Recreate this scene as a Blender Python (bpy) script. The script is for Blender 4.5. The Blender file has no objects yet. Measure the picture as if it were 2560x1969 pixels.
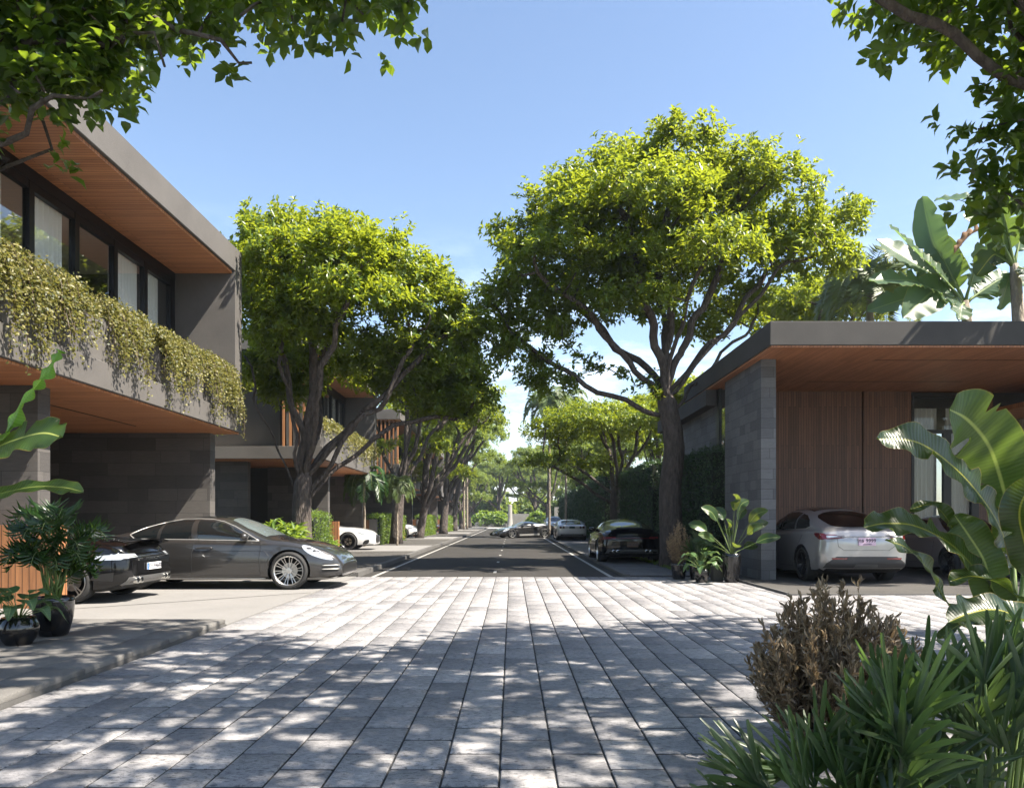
import bpy, bmesh, math, random
import numpy as np
from mathutils import Vector, Matrix, Quaternion
from mathutils.bvhtree import BVHTree
R = math.radians
scn = bpy.context.scene
COL = scn.collection
PI = math.pi
random.seed(7)
# ---------------------------------------------------------------- camera, sky, sun, exposure
cam_d = bpy.data.cameras.new('camera'); cam = bpy.data.objects.new('camera', cam_d); COL.objects.link(cam)
cam.location = (0, 0, 1.36); cam.rotation_euler = (R(90), 0, 0)
cam_d.lens = 27.0; cam_d.sensor_width = 36.0; cam_d.sensor_fit = 'HORIZONTAL'
cam_d.shift_y = 0.1221; cam_d.shift_x = 0.0004; cam_d.clip_start = 0.05; cam_d.clip_end = 3000
scn.camera = cam
SUN = Vector((1.0, -0.36, 1.42)).normalized()          # direction towards the sun
elev = math.asin(SUN.z); az = math.atan2(SUN.x, SUN.y)
world = bpy.data.worlds.new('World'); scn.world = world; world.use_nodes = True
wn = world.node_tree; wn.nodes.clear()
sky = wn.nodes.new('ShaderNodeTexSky'); sky.sky_type = 'NISHITA'; sky.sun_disc = False
sky.sun_elevation = elev; sky.sun_rotation = az; sky.air_density = 1.0; sky.dust_density = 0.9; sky.ozone_density = .8
bg = wn.nodes.new('ShaderNodeBackground'); bg.inputs[1].default_value = 0.085
wo = wn.nodes.new('ShaderNodeOutputWorld')
# a few thin clouds low over the horizon
tc = wn.nodes.new('ShaderNodeTexCoord'); mpn = wn.nodes.new('ShaderNodeMapping'); mpn.inputs['Scale'].default_value = (3, 3, 11)
nz = wn.nodes.new('ShaderNodeTexNoise'); nz.inputs['Scale'].default_value = 1.6; nz.inputs['Detail'].default_value = 7; nz.inputs['Roughness'].default_value = .62
rmp = wn.nodes.new('ShaderNodeValToRGB'); rmp.color_ramp.elements[0].position = .5; rmp.color_ramp.elements[1].position = .72
sep = wn.nodes.new('ShaderNodeSeparateXYZ'); mr = wn.nodes.new('ShaderNodeMapRange')
mr.inputs['From Min'].default_value = .05; mr.inputs['From Max'].default_value = .36; mr.inputs['To Min'].default_value = 1; mr.inputs['To Max'].default_value = 0
mul = wn.nodes.new('ShaderNodeMath'); mul.operation = 'MULTIPLY'
mix = wn.nodes.new('ShaderNodeMixRGB'); mix.inputs[2].default_value = (9, 9.6, 10.4, 1)
L = wn.links.new
L(tc.outputs['Generated'], mpn.inputs[0]); L(mpn.outputs[0], nz.inputs[0]); L(nz.outputs[0], rmp.inputs[0])
L(tc.outputs['Generated'], sep.inputs[0]); L(sep.outputs[2], mr.inputs[0]); L(rmp.outputs[0], mul.inputs[0]); L(mr.outputs[0], mul.inputs[1])
L(mul.outputs[0], mix.inputs[0]); L(sky.outputs[0], mix.inputs[1]); L(mix.outputs[0], bg.inputs[0]); L(bg.outputs[0], wo.inputs[0])
sun_d = bpy.data.lights.new('sun', 'SUN'); sun_d.energy = 5.0; sun_d.angle = R(.53); sun_d.color = (1, .92, .80)
sun_o = bpy.data.objects.new('sun', sun_d); COL.objects.link(sun_o); sun_o.rotation_euler = SUN.to_track_quat('Z', 'Y').to_euler(); sun_o.location = (30, -10, 40)
vs = scn.view_settings; vs.view_transform = 'Standard'; vs.look = 'None'; vs.exposure = 1.7; vs.gamma = 1
cy = scn.cycles
cy.max_bounces = 6; cy.diffuse_bounces = 3; cy.glossy_bounces = 3; cy.transmission_bounces = 4; cy.transparent_max_bounces = 12; cy.volume_bounces = 0
cy.sample_clamp_indirect = 6; cy.use_adaptive_sampling = True; cy.adaptive_threshold = .02

# ---------------------------------------------------------------- object helpers
def link(name, me, mat=None, parent=None, smooth=False):
    o = bpy.data.objects.new(name, me); COL.objects.link(o)
    if mat is not None:
        for m in (mat if isinstance(mat, (list, tuple)) else [mat]): me.materials.append(m)
    if parent: o.parent = parent
    if smooth: me.shade_smooth()
    return o
def empty(name, label, cat, loc=(0, 0, 0), rz=0, group=None):
    o = bpy.data.objects.new(name, None); COL.objects.link(o); o.location = loc; o.rotation_euler = (0, 0, rz)
    o.empty_display_size = .2
    return tag(o, label, cat, group)
def tag(o, label=None, cat=None, group=None, kind=None):
    if label: o['label'] = label
    if cat: o['category'] = cat
    if group: o['group'] = group
    if kind: o['kind'] = kind
    return o
def copytree(o, parent=None):
    c = o.copy(); COL.objects.link(c)
    if parent: c.parent = parent
    for ch in list(o.children): copytree(ch, c)
    return c
class MB:
    """collects simple solids into one mesh"""
    def __init__(s): s.v = []; s.f = []
    def box(s, x0, x1, y0, y1, z0, z1):
        n = len(s.v); s.v += [(x0, y0, z0), (x1, y0, z0), (x1, y1, z0), (x0, y1, z0), (x0, y0, z1), (x1, y0, z1), (x1, y1, z1), (x0, y1, z1)]
        s.f += [(n, n+3, n+2, n+1), (n+4, n+5, n+6, n+7), (n, n+1, n+5, n+4), (n+1, n+2, n+6, n+5), (n+2, n+3, n+7, n+6), (n+3, n, n+4, n+7)]; return s
    def quad(s, a, b, c, d):
        n = len(s.v); s.v += [a, b, c, d]; s.f.append((n, n+1, n+2, n+3)); return s
    def tube(s, pts, rad, sides=6, cap=True):
        pts = [Vector(p) for p in pts]; k = len(pts)
        if not isinstance(rad, (list, tuple)): rad = [rad]*k
        n0 = len(s.v); prev = None
        for i, p in enumerate(pts):
            t = (pts[min(i+1, k-1)] - pts[max(i-1, 0)]); t = t.normalized() if t.length > 1e-9 else Vector((0, 0, 1))
            if prev is None: u = t.orthogonal().normalized()
            else:
                u = prev - t*prev.dot(t); u = u.normalized() if u.length > 1e-6 else t.orthogonal().normalized()
            prev = u; w = t.cross(u)
            for j in range(sides):
                a = 2*PI*j/sides; s.v.append(tuple(p + (u*math.cos(a) + w*math.sin(a))*rad[i]))
        for i in range(k-1):
            for j in range(sides):
                a = n0+i*sides+j; b = n0+i*sides+(j+1) % sides
                s.f.append((a, b, b+sides, a+sides))
        if cap:
            s.f.append(tuple(n0+j for j in range(sides))[::-1]); s.f.append(tuple(n0+(k-1)*sides+j for j in range(sides)))
        return s
    def lathe(s, prof, seg=28, c=(0, 0, 0), axis='z'):
        n0 = len(s.v)
        for r, h in prof:
            for j in range(seg):
                a = 2*PI*j/seg; x, y = r*math.cos(a), r*math.sin(a)
                s.v.append((c[0]+x, c[1]+y, c[2]+h) if axis == 'z' else (c[0]+x, c[1]+h, c[2]+y))
        for i in range(len(prof)-1):
            for j in range(seg):
                a = n0+i*seg+j; b = n0+i*seg+(j+1) % seg
                s.f.append((a, b, b+seg, a+seg) if axis == 'z' else (a, a+seg, b+seg, b))
        return s
    def mesh(s, name='mesh'):
        me = bpy.data.meshes.new(name); me.from_pydata(s.v, [], s.f); me.update(); return me
    def build(s, name, mat, parent=None, smooth=False, bevel=0):
        me = s.mesh(name)
        if bevel:
            bm = bmesh.new(); bm.from_mesh(me); bmesh.ops.recalc_face_normals(bm, faces=bm.faces)
            bmesh.ops.bevel(bm, geom=bm.edges[:], offset=bevel, segments=1, affect='EDGES'); bm.to_mesh(me); bm.free()
        return link(name, me, mat, parent, smooth)
def np_mesh(name, V, F):
    """fast mesh from an (n,3) array and an (m,k) index array (k = 3 or 4)"""
    me = bpy.data.meshes.new(name); V = np.asarray(V, np.float32); F = np.asarray(F, np.int32); k = F.shape[1]
    me.vertices.add(len(V)); me.vertices.foreach_set('co', V.ravel())
    me.loops.add(F.size); me.loops.foreach_set('vertex_index', F.ravel())
    me.polygons.add(len(F)); me.polygons.foreach_set('loop_start', np.arange(0, F.size, k, dtype=np.int32))
    me.update(calc_edges=True); return me

# ---------------------------------------------------------------- materials
MATS = {}
class NT:
    def __init__(s, name):
        s.m = bpy.data.materials.new(name); s.m.use_nodes = True; s.t = s.m.node_tree; s.n = s.t.nodes; s.b = s.n['Principled BSDF']; MATS[name] = s.m
    def new(s, t, **k):
        n = s.n.new(t)
        for a, b in k.items():
            if hasattr(n, a): setattr(n, a, b)
            else: n.inputs[a.replace('_', ' ')].default_value = b
        return n
    def l(s, a, b): s.t.links.new(a, b)
    def coords(s, kind):
        """vector of world-like object coordinates laid out for a wall, floor or soffit"""
        tc = s.new('ShaderNodeTexCoord'); sp = s.new('ShaderNodeSeparateXYZ'); s.l(tc.outputs['Object'], sp.inputs[0]); cb = s.new('ShaderNodeCombineXYZ')
        X, Y, Z = sp.outputs
        if kind == 'wall':
            ad = s.new('ShaderNodeMath', operation='ADD'); s.l(X, ad.inputs[0]); s.l(Y, ad.inputs[1]); s.l(ad.outputs[0], cb.inputs[0]); s.l(Z, cb.inputs[1])
        elif kind == 'vert':
            ad = s.new('ShaderNodeMath', operation='ADD'); s.l(X, ad.inputs[0]); s.l(Y, ad.inputs[1]); s.l(ad.outputs[0], cb.inputs[1]); s.l(Z, cb.inputs[0])
        elif kind == 'alongx': s.l(X, cb.inputs[0]); s.l(Y, cb.inputs[1])
        elif kind == 'alongy': s.l(Y, cb.inputs[0]); s.l(X, cb.inputs[1])
        return cb.outputs[0], tc.outputs['Object']
    def noise(s, vec, scale, detail=4, rough=.6, stretch=None):
        if stretch:
            mp = s.new('ShaderNodeMapping'); mp.inputs['Scale'].default_value = stretch; s.l(vec, mp.inputs[0]); vec = mp.outputs[0]
        n = s.new('ShaderNodeTexNoise'); n.inputs['Scale'].default_value = scale; n.inputs['Detail'].default_value = detail; n.inputs['Roughness'].default_value = rough
        s.l(vec, n.inputs['Vector']); return n.outputs['Fac']
    def ramp(s, fac, stops):
        r = s.new('ShaderNodeValToRGB'); e = r.color_ramp.elements
        while len(e) < len(stops): e.new(.5)
        for el, (p, c) in zip(e, stops): el.position = p; el.color = (*c, 1) if len(c) == 3 else c
        s.l(fac, r.inputs[0]); return r.outputs[0]
    def mixc(s, a, b, fac, mode='MIX'):
        m = s.new('ShaderNodeMixRGB', blend_type=mode)
        for i, x in ((0, fac), (1, a), (2, b)):
            if hasattr(x, 'links') or hasattr(x, 'is_linked'): s.l(x, m.inputs[i])
            else: m.inputs[i].default_value = x if i == 0 else (*x, 1)
        return m.outputs[0]
    def bump(s, h, strength=.3, dist=.01):
        b = s.new('ShaderNodeBump'); b.inputs['Strength'].default_value = strength; b.inputs['Distance'].default_value = dist; s.l(h, b.inputs['Height']); s.l(b.outputs[0], s.b.inputs['Normal'])
def simple(name, col, rough=.5, metal=0, coat=0, spec=.5, emit=None):
    t = NT(name); b = t.b; b.inputs['Base Color'].default_value = (*col, 1); b.inputs['Roughness'].default_value = rough
    b.inputs['Metallic'].default_value = metal; b.inputs['Coat Weight'].default_value = coat; b.inputs['Coat Roughness'].default_value = .03; b.inputs['Specular IOR Level'].default_value = spec
    return t.m
KA = .84
def kc(c): return tuple(x*KA for x in c)
def m_concrete(name, c0, c1, scale=1.3, bump=.15):
    c0, c1 = kc(c0), kc(c1)
    t = NT(name); v, o = t.coords('alongx'); n1 = t.noise(o, scale, 6, .65); n2 = t.noise(o, 60, 3, .6)
    c = t.ramp(n1, [(.3, c0), (.72, c1)]); c = t.mixc(c, (.5, .5, .5), .0)
    g = t.ramp(n2, [(.3, (.86, .86, .86)), (.7, (1.1, 1.1, 1.1))]); c = t.mixc(c, g, 1, 'MULTIPLY')
    t.l(c, t.b.inputs['Base Color']); t.b.inputs['Roughness'].default_value = .85; t.bump(n2, bump, .004); return t.m
def m_planks(name, kind, c0, c1, width=.09, length=2.4, gap=.004, rough=.5, grain=26, mort=(.02, .01, .006)):
    c0, c1 = kc(c0), kc(c1)
    t = NT(name); v, o = t.coords(kind); br = t.new('ShaderNodeTexBrick'); t.l(v, br.inputs['Vector'])
    br.offset = .37; br.inputs['Scale'].default_value = 1; br.inputs['Brick Width'].default_value = length; br.inputs['Row Height'].default_value = width
    br.inputs['Mortar Size'].default_value = gap; br.inputs['Mortar Smooth'].default_value = .1; br.inputs['Bias'].default_value = -.1
    br.inputs['Color1'].default_value = (*c0, 1); br.inputs['Color2'].default_value = (*c1, 1); br.inputs['Mortar'].default_value = (*mort, 1)
    n = t.noise(v, 1, 5, .7, (1.2, grain, 1)); g = t.ramp(n, [(.25, (.62, .58, .55)), (.75, (1.28, 1.22, 1.18))])
    c = t.mixc(br.outputs[0], g, 1, 'MULTIPLY'); t.l(c, t.b.inputs['Base Color']); t.b.inputs['Roughness'].default_value = rough
    inv = t.new('ShaderNodeMath', operation='SUBTRACT'); inv.inputs[0].default_value = 1; t.l(br.outputs[1], inv.inputs[1]); t.bump(inv.outputs[0], .5, .006); return t.m
def m_stone(name, c0, c1, w=.86, h=.215, mort=(.03, .03, .033)):
    c0, c1 = kc(c0), kc(c1)
    t = NT(name); v, o = t.coords('wall'); br = t.new('ShaderNodeTexBrick'); t.l(v, br.inputs['Vector'])
    br.offset = .43; br.offset_frequency = 2; br.squash = .62; br.squash_frequency = 3
    br.inputs['Scale'].default_value = 1; br.inputs['Brick Width'].default_value = w; br.inputs['Row Height'].default_value = h; br.inputs['Mortar Size'].default_value = .004
    br.inputs['Mortar Smooth'].default_value = .1; br.inputs['Bias'].default_value = -.15
    br.inputs['Color1'].default_value = (*c0, 1); br.inputs['Color2'].default_value = (*c1, 1); br.inputs['Mortar'].default_value = (*mort, 1)
    n = t.noise(v, 1, 6, .7, (5, 42, 1)); n2 = t.noise(o, 1.1, 3)
    g = t.ramp(n, [(.3, (.8, .8, .8)), (.7, (1.18, 1.17, 1.16))]); c = t.mixc(br.outputs[0], g, 1, 'MULTIPLY')
    g2 = t.ramp(n2, [(.3, (.88, .88, .9)), (.7, (1.1, 1.1, 1.08))]); c = t.mixc(c, g2, 1, 'MULTIPLY')
    t.l(c, t.b.inputs['Base Color']); t.b.inputs['Roughness'].default_value = .75
    hh = t.new('ShaderNodeMath', operation='SUBTRACT'); t.l(n, hh.inputs[0]); t.l(br.outputs[1], hh.inputs[1]); t.bump(hh.outputs[0], .35, .006); return t.m
def m_paver(name, stops, pit=True):
    stops = [(p, kc(c)) for p, c in stops]
    t = NT(name); tc = t.new('ShaderNodeTexCoord'); o = tc.outputs['Object']; g = t.new('ShaderNodeNewGeometry')
    c = t.ramp(g.outputs['Random Per Island'], stops)
    n1 = t.noise(o, 2.0, 5, .6); gg = t.ramp(n1, [(.3, (.82, .82, .84)), (.7, (1.12, 1.1, 1.08))]); c = t.mixc(c, gg, 1, 'MULTIPLY'); n6 = t.noise(o, 16, 5, .7); g6 = t.ramp(n6, [(.3, (.72, .72, .73)), (.65, (1.14, 1.13, 1.12))]); c = t.mixc(c, g6, 1, 'MULTIPLY')
    n2 = t.noise(o, 1, 4, .75, (22, 48, 30)); p = t.ramp(n2, [(.40, (0, 0, 0)), (.45, (1, 1, 1))])
    n3 = t.noise(o, 150, 3, .6)
    n4 = t.noise(o, .9, 3, .5); pm = t.ramp(n4, [(.38, (.55, .55, .55)), (.7, (0, 0, 0))])
    p2 = t.mixc(p, (1, 1, 1), pm)
    c2 = t.mixc((.07, .07, .075), c, p2); g3 = t.ramp(n3, [(.3, (.84, .84, .84)), (.7, (1.12, 1.12, 1.12))]); c2 = t.mixc(c2, g3, 1, 'MULTIPLY')
    t.l(c2, t.b.inputs['Base Color']); t.b.inputs['Roughness'].default_value = .8
    ad = t.new('ShaderNodeMath', operation='ADD'); m5 = t.new('ShaderNodeMath', operation='MULTIPLY'); m5.inputs[1].default_value = .35
    t.l(n3, m5.inputs[0]); t.l(m5.outputs[0], ad.inputs[0]); t.l(p2, ad.inputs[1]); t.bump(ad.outputs[0], .6, .008); return t.m
def m_asphalt(name, col, var=.25):
    col = kc(col)
    t = NT(name); tc = t.new('ShaderNodeTexCoord'); o = tc.outputs['Object']; n1 = t.noise(o, .5, 4, .6); n2 = t.noise(o, 120, 2, .7)
    c = t.ramp(n1, [(.3, tuple(x*(1-var) for x in col)), (.7, tuple(x*(1+var) for x in col))]); g = t.ramp(n2, [(.35, (.7, .7, .7)), (.65, (1.3, 1.3, 1.3))])
    c = t.mixc(c, g, 1, 'MULTIPLY'); t.l(c, t.b.inputs['Base Color']); t.b.inputs['Roughness'].default_value = .9; t.b.inputs['Specular IOR Level'].default_value = .2; t.bump(n2, .4, .004); return t.m
def m_leaf(name, c0, c1, tr, rough=.38, trans=.42, spec=.5):
    t = NT(name); g = t.new('ShaderNodeNewGeometry'); c = t.ramp(g.outputs['Random Per Island'], [(0, c0), (1, c1)])
    t.l(c, t.b.inputs['Base Color']); t.b.inputs['Roughness'].default_value = rough; t.b.inputs['Specular IOR Level'].default_value = spec
    tb = t.new('ShaderNodeBsdfTranslucent'); tc_ = t.mixc(c, tr, .78); t.l(tc_, tb.inputs[0])
    mx = t.new('ShaderNodeMixShader'); mx.inputs[0].default_value = trans; t.l(t.b.outputs[0], mx.inputs[1]); t.l(tb.outputs[0], mx.inputs[2])
    t.l(mx.outputs[0], t.n['Material Output'].inputs[0]); return t.m
def m_bark(name, c0, c1):
    t = NT(name); tc = t.new('ShaderNodeTexCoord'); o = tc.outputs['Object']; n = t.noise(o, 1, 6, .72, (11, 11, 4)); vo = t.new('ShaderNodeTexVoronoi'); vo.inputs['Scale'].default_value = 16
    mp = t.new('ShaderNodeMapping'); mp.inputs['Scale'].default_value = (1, 1, .3); t.l(o, mp.inputs[0]); t.l(mp.outputs[0], vo.inputs['Vector'])
    c = t.ramp(n, [(.3, c0), (.72, c1)]); t.l(c, t.b.inputs['Base Color']); t.b.inputs['Roughness'].default_value = .9
    ad = t.new('ShaderNodeMath', operation='ADD'); t.l(n, ad.inputs[0]); t.l(vo.outputs[0], ad.inputs[1]); t.bump(ad.outputs[0], .9, .05); return t.m
def m_glass(name, tint=(.55, .6, .6), base=.10):
    t = NT(name); tr = t.new('ShaderNodeBsdfTransparent'); tr.inputs[0].default_value = (*tint, 1); gl = t.new('ShaderNodeBsdfGlossy'); gl.inputs['Roughness'].default_value = .0; gl.inputs[0].default_value = (.95, .97, 1, 1)
    fr0 = t.new('ShaderNodeLayerWeight'); fr0.inputs[0].default_value = .5; fr = t.new('ShaderNodeMath', operation='POWER'); t.l(fr0.outputs['Facing'], fr.inputs[0]); fr.inputs[1].default_value = 3.2; ad = t.new('ShaderNodeMath', operation='ADD', use_clamp=True); ad.inputs[1].default_value = base
    t.l(fr.outputs[0], ad.inputs[0]); mx = t.new('ShaderNodeMixShader'); t.l(ad.outputs[0], mx.inputs[0]); t.l(tr.outputs[0], mx.inputs[1]); t.l(gl.outputs[0], mx.inputs[2])
    t.l(mx.outputs[0], t.n['Material Output'].inputs[0]); return t.m
conc = m_concrete('render_concrete', (0.0925, 0.0851, 0.07992), (0.1221, 0.1132, 0.1058))
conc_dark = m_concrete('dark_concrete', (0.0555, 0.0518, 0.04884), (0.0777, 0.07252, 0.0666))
conc_pale = m_concrete('pale_concrete', (0.1924, 0.1813, 0.1665), (0.2442, 0.2294, 0.2146))
slab_m = m_concrete('drive_concrete', (.205, .198, .190), (.25, .241, .232), .8, .1)
soffit_x = m_planks('soffit_wood_across', 'alongx', (.58, .26, .115), (.40, .165, .07), .085, 2.6)
soffit_y = m_planks('soffit_wood_along', 'alongy', (.52, .24, .12), (.36, .155, .075), .075, 2.6)
clad_v = m_planks('wall_wood', 'vert', (.185, .088, .052), (.105, .05, .032), .07, 1.7, .005, .55, 22)
gate_wood = m_planks('gate_wood', 'vert', (0.3848, 0.185, 0.0814), (0.3108, 0.1406, 0.0592), .105, 3, .006, .55, 20)
stone_l = m_stone('stone_left', (.115, .106, .100), (.060, .056, .055), 1.15, .3, (.03, .029, .028))
stone_r = m_stone('stone_right', (.155, .158, .168), (.082, .085, .093), .66, .225, (.035, .035, .038))
paver_m = m_paver('paver_stone', [(0, (.225, .222, .228)), (.35, (.295, .29, .295)), (.8, (.36, .352, .352)), (1, (.45, .435, .428))])
granite_m = m_asphalt('granite_slab', (.17, .162, .153), .25)
joint_m = simple('joint_grey', (.045, .045, .045), .9)
road_m = m_asphalt('road_asphalt', (.046, .043, .040), .12)
walk_m = m_asphalt('walk_asphalt', (0.0851, 0.07992, 0.074))
kerb_m = m_concrete('kerb_concrete', (0.0962, 0.09102, 0.08658), (0.1295, 0.1243, 0.1184))
paint_m = simple('road_paint', (.32, .31, .29), .6)
ground_m = m_asphalt('ground_soil', (.12, .12, .08))
black_m = simple('black_metal', (.012, .012, .013), .4, .3)
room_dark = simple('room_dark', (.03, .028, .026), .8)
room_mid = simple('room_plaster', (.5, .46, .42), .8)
curtain_m = simple('curtain_cloth', (.86, .83, .78), .9)
curtain_w = simple('white_curtain', (.78, .74, .69), .9)
glass_m = m_glass('window_glass', (.94, .96, .96), .05)
pot_m = simple('black_glaze_pot', (.006, .006, .007), .16, 0, .6)
soil_m = simple('pot_soil', (.03, .02, .012), .95)
white_wall = m_concrete('white_wall', (0.2812, 0.2627, 0.2368), (0.333, 0.3145, 0.2886))

# ---------------------------------------------------------------- ground, road, paving
def S(name, mb, m, parent=None, bevel=0):
    o = mb.build(name, m, parent, bevel=bevel); o['kind'] = 'structure'; return o
S('ground', MB().box(-400, 400, -120, 900, -.6, -.05), ground_m)
S('road', MB().box(-3.62, 2.64, 18.1, 320, -.3, -.012), road_m)
edge = MB()
edge.quad((-3.34, 18.12, -.008), (-3.24, 18.12, -.008), (-3.24, 108, -.008), (-3.34, 108, -.008))
edge.quad((2.31, 18.12, -.008), (2.41, 18.12, -.008), (2.41, 108, -.008), (2.31, 108, -.008))
y = 19.6
while y < 120:
    edge.quad((-.47, y, -.008), (-.39, y, -.008), (-.39, y+.7, -.008), (-.47, y+.7, -.008)); y += 4.6
S('road_markings', edge, paint_m)
rng = np.random.default_rng(3)
V = []; F = []
def paver(x0, x1, y0, y1, z, g=.012, ch=.008, gy=None):
    n = len(V); gy = gy or g; x0 += g*.5; x1 -= g*.5; y0 += gy*.5; y1 -= gy*.5
    t = rng.normal(0, .0012, 4)
    V.extend([(x0, y0, z-.05), (x1, y0, z-.05), (x1, y1, z-.05), (x0, y1, z-.05), (x0, y0, z-ch), (x1, y0, z-ch), (x1, y1, z-ch), (x0, y1, z-ch),
              (x0+ch, y0+ch, z+t[0]), (x1-ch, y0+ch, z+t[1]), (x1-ch, y1-ch, z+t[2]), (x0+ch, y1-ch, z+t[3])])
    for a, b in ((0, 1), (1, 2), (2, 3), (3, 0)):
        F.append((n+a, n+b, n+4+b, n+4+a)); F.append((n+4+a, n+4+b, n+8+b, n+8+a))
    F.append((n+8, n+9, n+10, n+11))
k0 = int((-3.66+.065)/.3015)
for i in range(k0, 44):
    xa = -.065+.3015*i; xb = xa+.3015
    if i == k0: xa = -3.655
    y0 = 4.19-.557*8 + (0 if i % 2 == 0 else .2785)
    while y0 < 18.1:
        y1 = min(y0+.557, 18.1)
        if y1-y0 > .05 and not (xa > 4.9 and y0 > 13.75): paver(xa, xb, y0, y1, 0, g=.011, ch=.008, gy=.030)
        y0 += .557
S('paving', MB().box(0, .001, 0, .001, -.2, -.199), paver_m)  # replaced just below
def paved(o, F):
    o.data.materials.append(joint_m); mi = np.tile(np.array([1, 0]*4+[0], np.int32), len(F)//9); o.data.polygons.foreach_set('material_index', mi)
o = bpy.data.objects['paving']; o.data = np_mesh('paving', V, F); o.data.materials.append(paver_m); paved(o, F)
S('paving_bed', MB().box(-3.66, 14, -1, 18.1, -.3, -.016), joint_m)
# raised granite terrace on the left with its thick kerb stones
V = []; F = []
y = 1.0; kk = 0
while y < 9.8:
    d = [.78, .9, .7, .84][kk % 4]; y1 = min(y+d, 9.85)
    paver(-4.06, -3.66, y, y1, .085, .012, .012)
    for x0 in np.arange(-4.06, -9.5, -.9):
        paver(x0-.9, x0, y, y1, .085, .010, .004)
    y = y1; kk += 1
o = link('terrace', np_mesh('terrace', V, F), granite_m); o['kind'] = 'structure'
S('terrace_bed', MB().box(-12, -3.668, -1, 9.84, -.3, .07), kerb_m)
dr = MB().box(-14, -3.66, 9.86, 14.4, -.3, .012).box(-14, -3.66, 14.408, 18.1, -.3, .012)
S('driveway', dr, slab_m)
dl = MB()
for a, b in (((-6.9, 11.3), (-3.7, 14.1)),):
    dl.quad((a[0], a[1], .016), (a[0]+.03, a[1]-.03, .016), (b[0]+.03, b[1]-.03, .016), (b[0], b[1], .016))
S('driveway_joint', dl, kerb_m)
# left pavement along the road, with pale driveway crossings
lw = MB(); lp = MB()
y = 18.1; spans = []
for k in range(9):
    a = 30.6+18.7*k; spans.append((y, a)); lp.box(-13, -3.80, a, a+6.9, -.3, .085); y = a+6.9
spans.append((y, 320))
for a, b in spans: lw.box(-13, -3.80, a, b, -.3, .09)
S('pavement', lw, walk_m); S('pavement', lp, slab_m)
kb = MB(); y = 18.12
while y < 200: kb.box(-3.80, -3.62, y, y+.99, -.3, .10); y += 1.0
S('kerb', kb, kerb_m)
kb = MB(); y = 18.12
while y < 200: kb.box(2.64, 2.80, y, y+.99, -.3, .06); y += 1.0
S('kerb', kb, kerb_m)
# parking strip on the right: narrow bands of dark block paving
V = []; F = []
for i, y0 in enumerate(np.arange(18.12, 60, .3)):
    x = 2.80 - (.0 if i % 2 else .45)
    while x < 5.3:
        xa = max(x, 2.80); xb = min(x+.9, 5.32)
        if xb-xa > .04: paver(xa, xb, y0, y0+.3, .04, .012, .006)
        x += .9
pk_m = m_paver('parking_stone', [(0, (0.111, 0.1095, 0.111)), (1, (0.1776, 0.1739, 0.1739))])
o = link('parking_paving', np_mesh('parking', V, F), pk_m); o['kind'] = 'structure'
S('parking_bed', MB().box(2.80, 12, 18.12, 320, -.3, .022), joint_m)
# carport slab of the right house
S('carport_slab', MB().box(4.98, 20, 13.78, 22.5, -.3, .02), walk_m)
S('carport_kerb', MB().box(4.93, 4.978, 13.78, 18.0, -.3, .045).box(4.93, 20, 13.73, 13.778, -.3, .024), kerb_m)
# cross street at the far end
S('cross_street', MB().box(-60, 60, 110, 128, -.3, .0), m_concrete('far_paving', (.34, .32, .29), (.42, .4, .37)))

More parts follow.
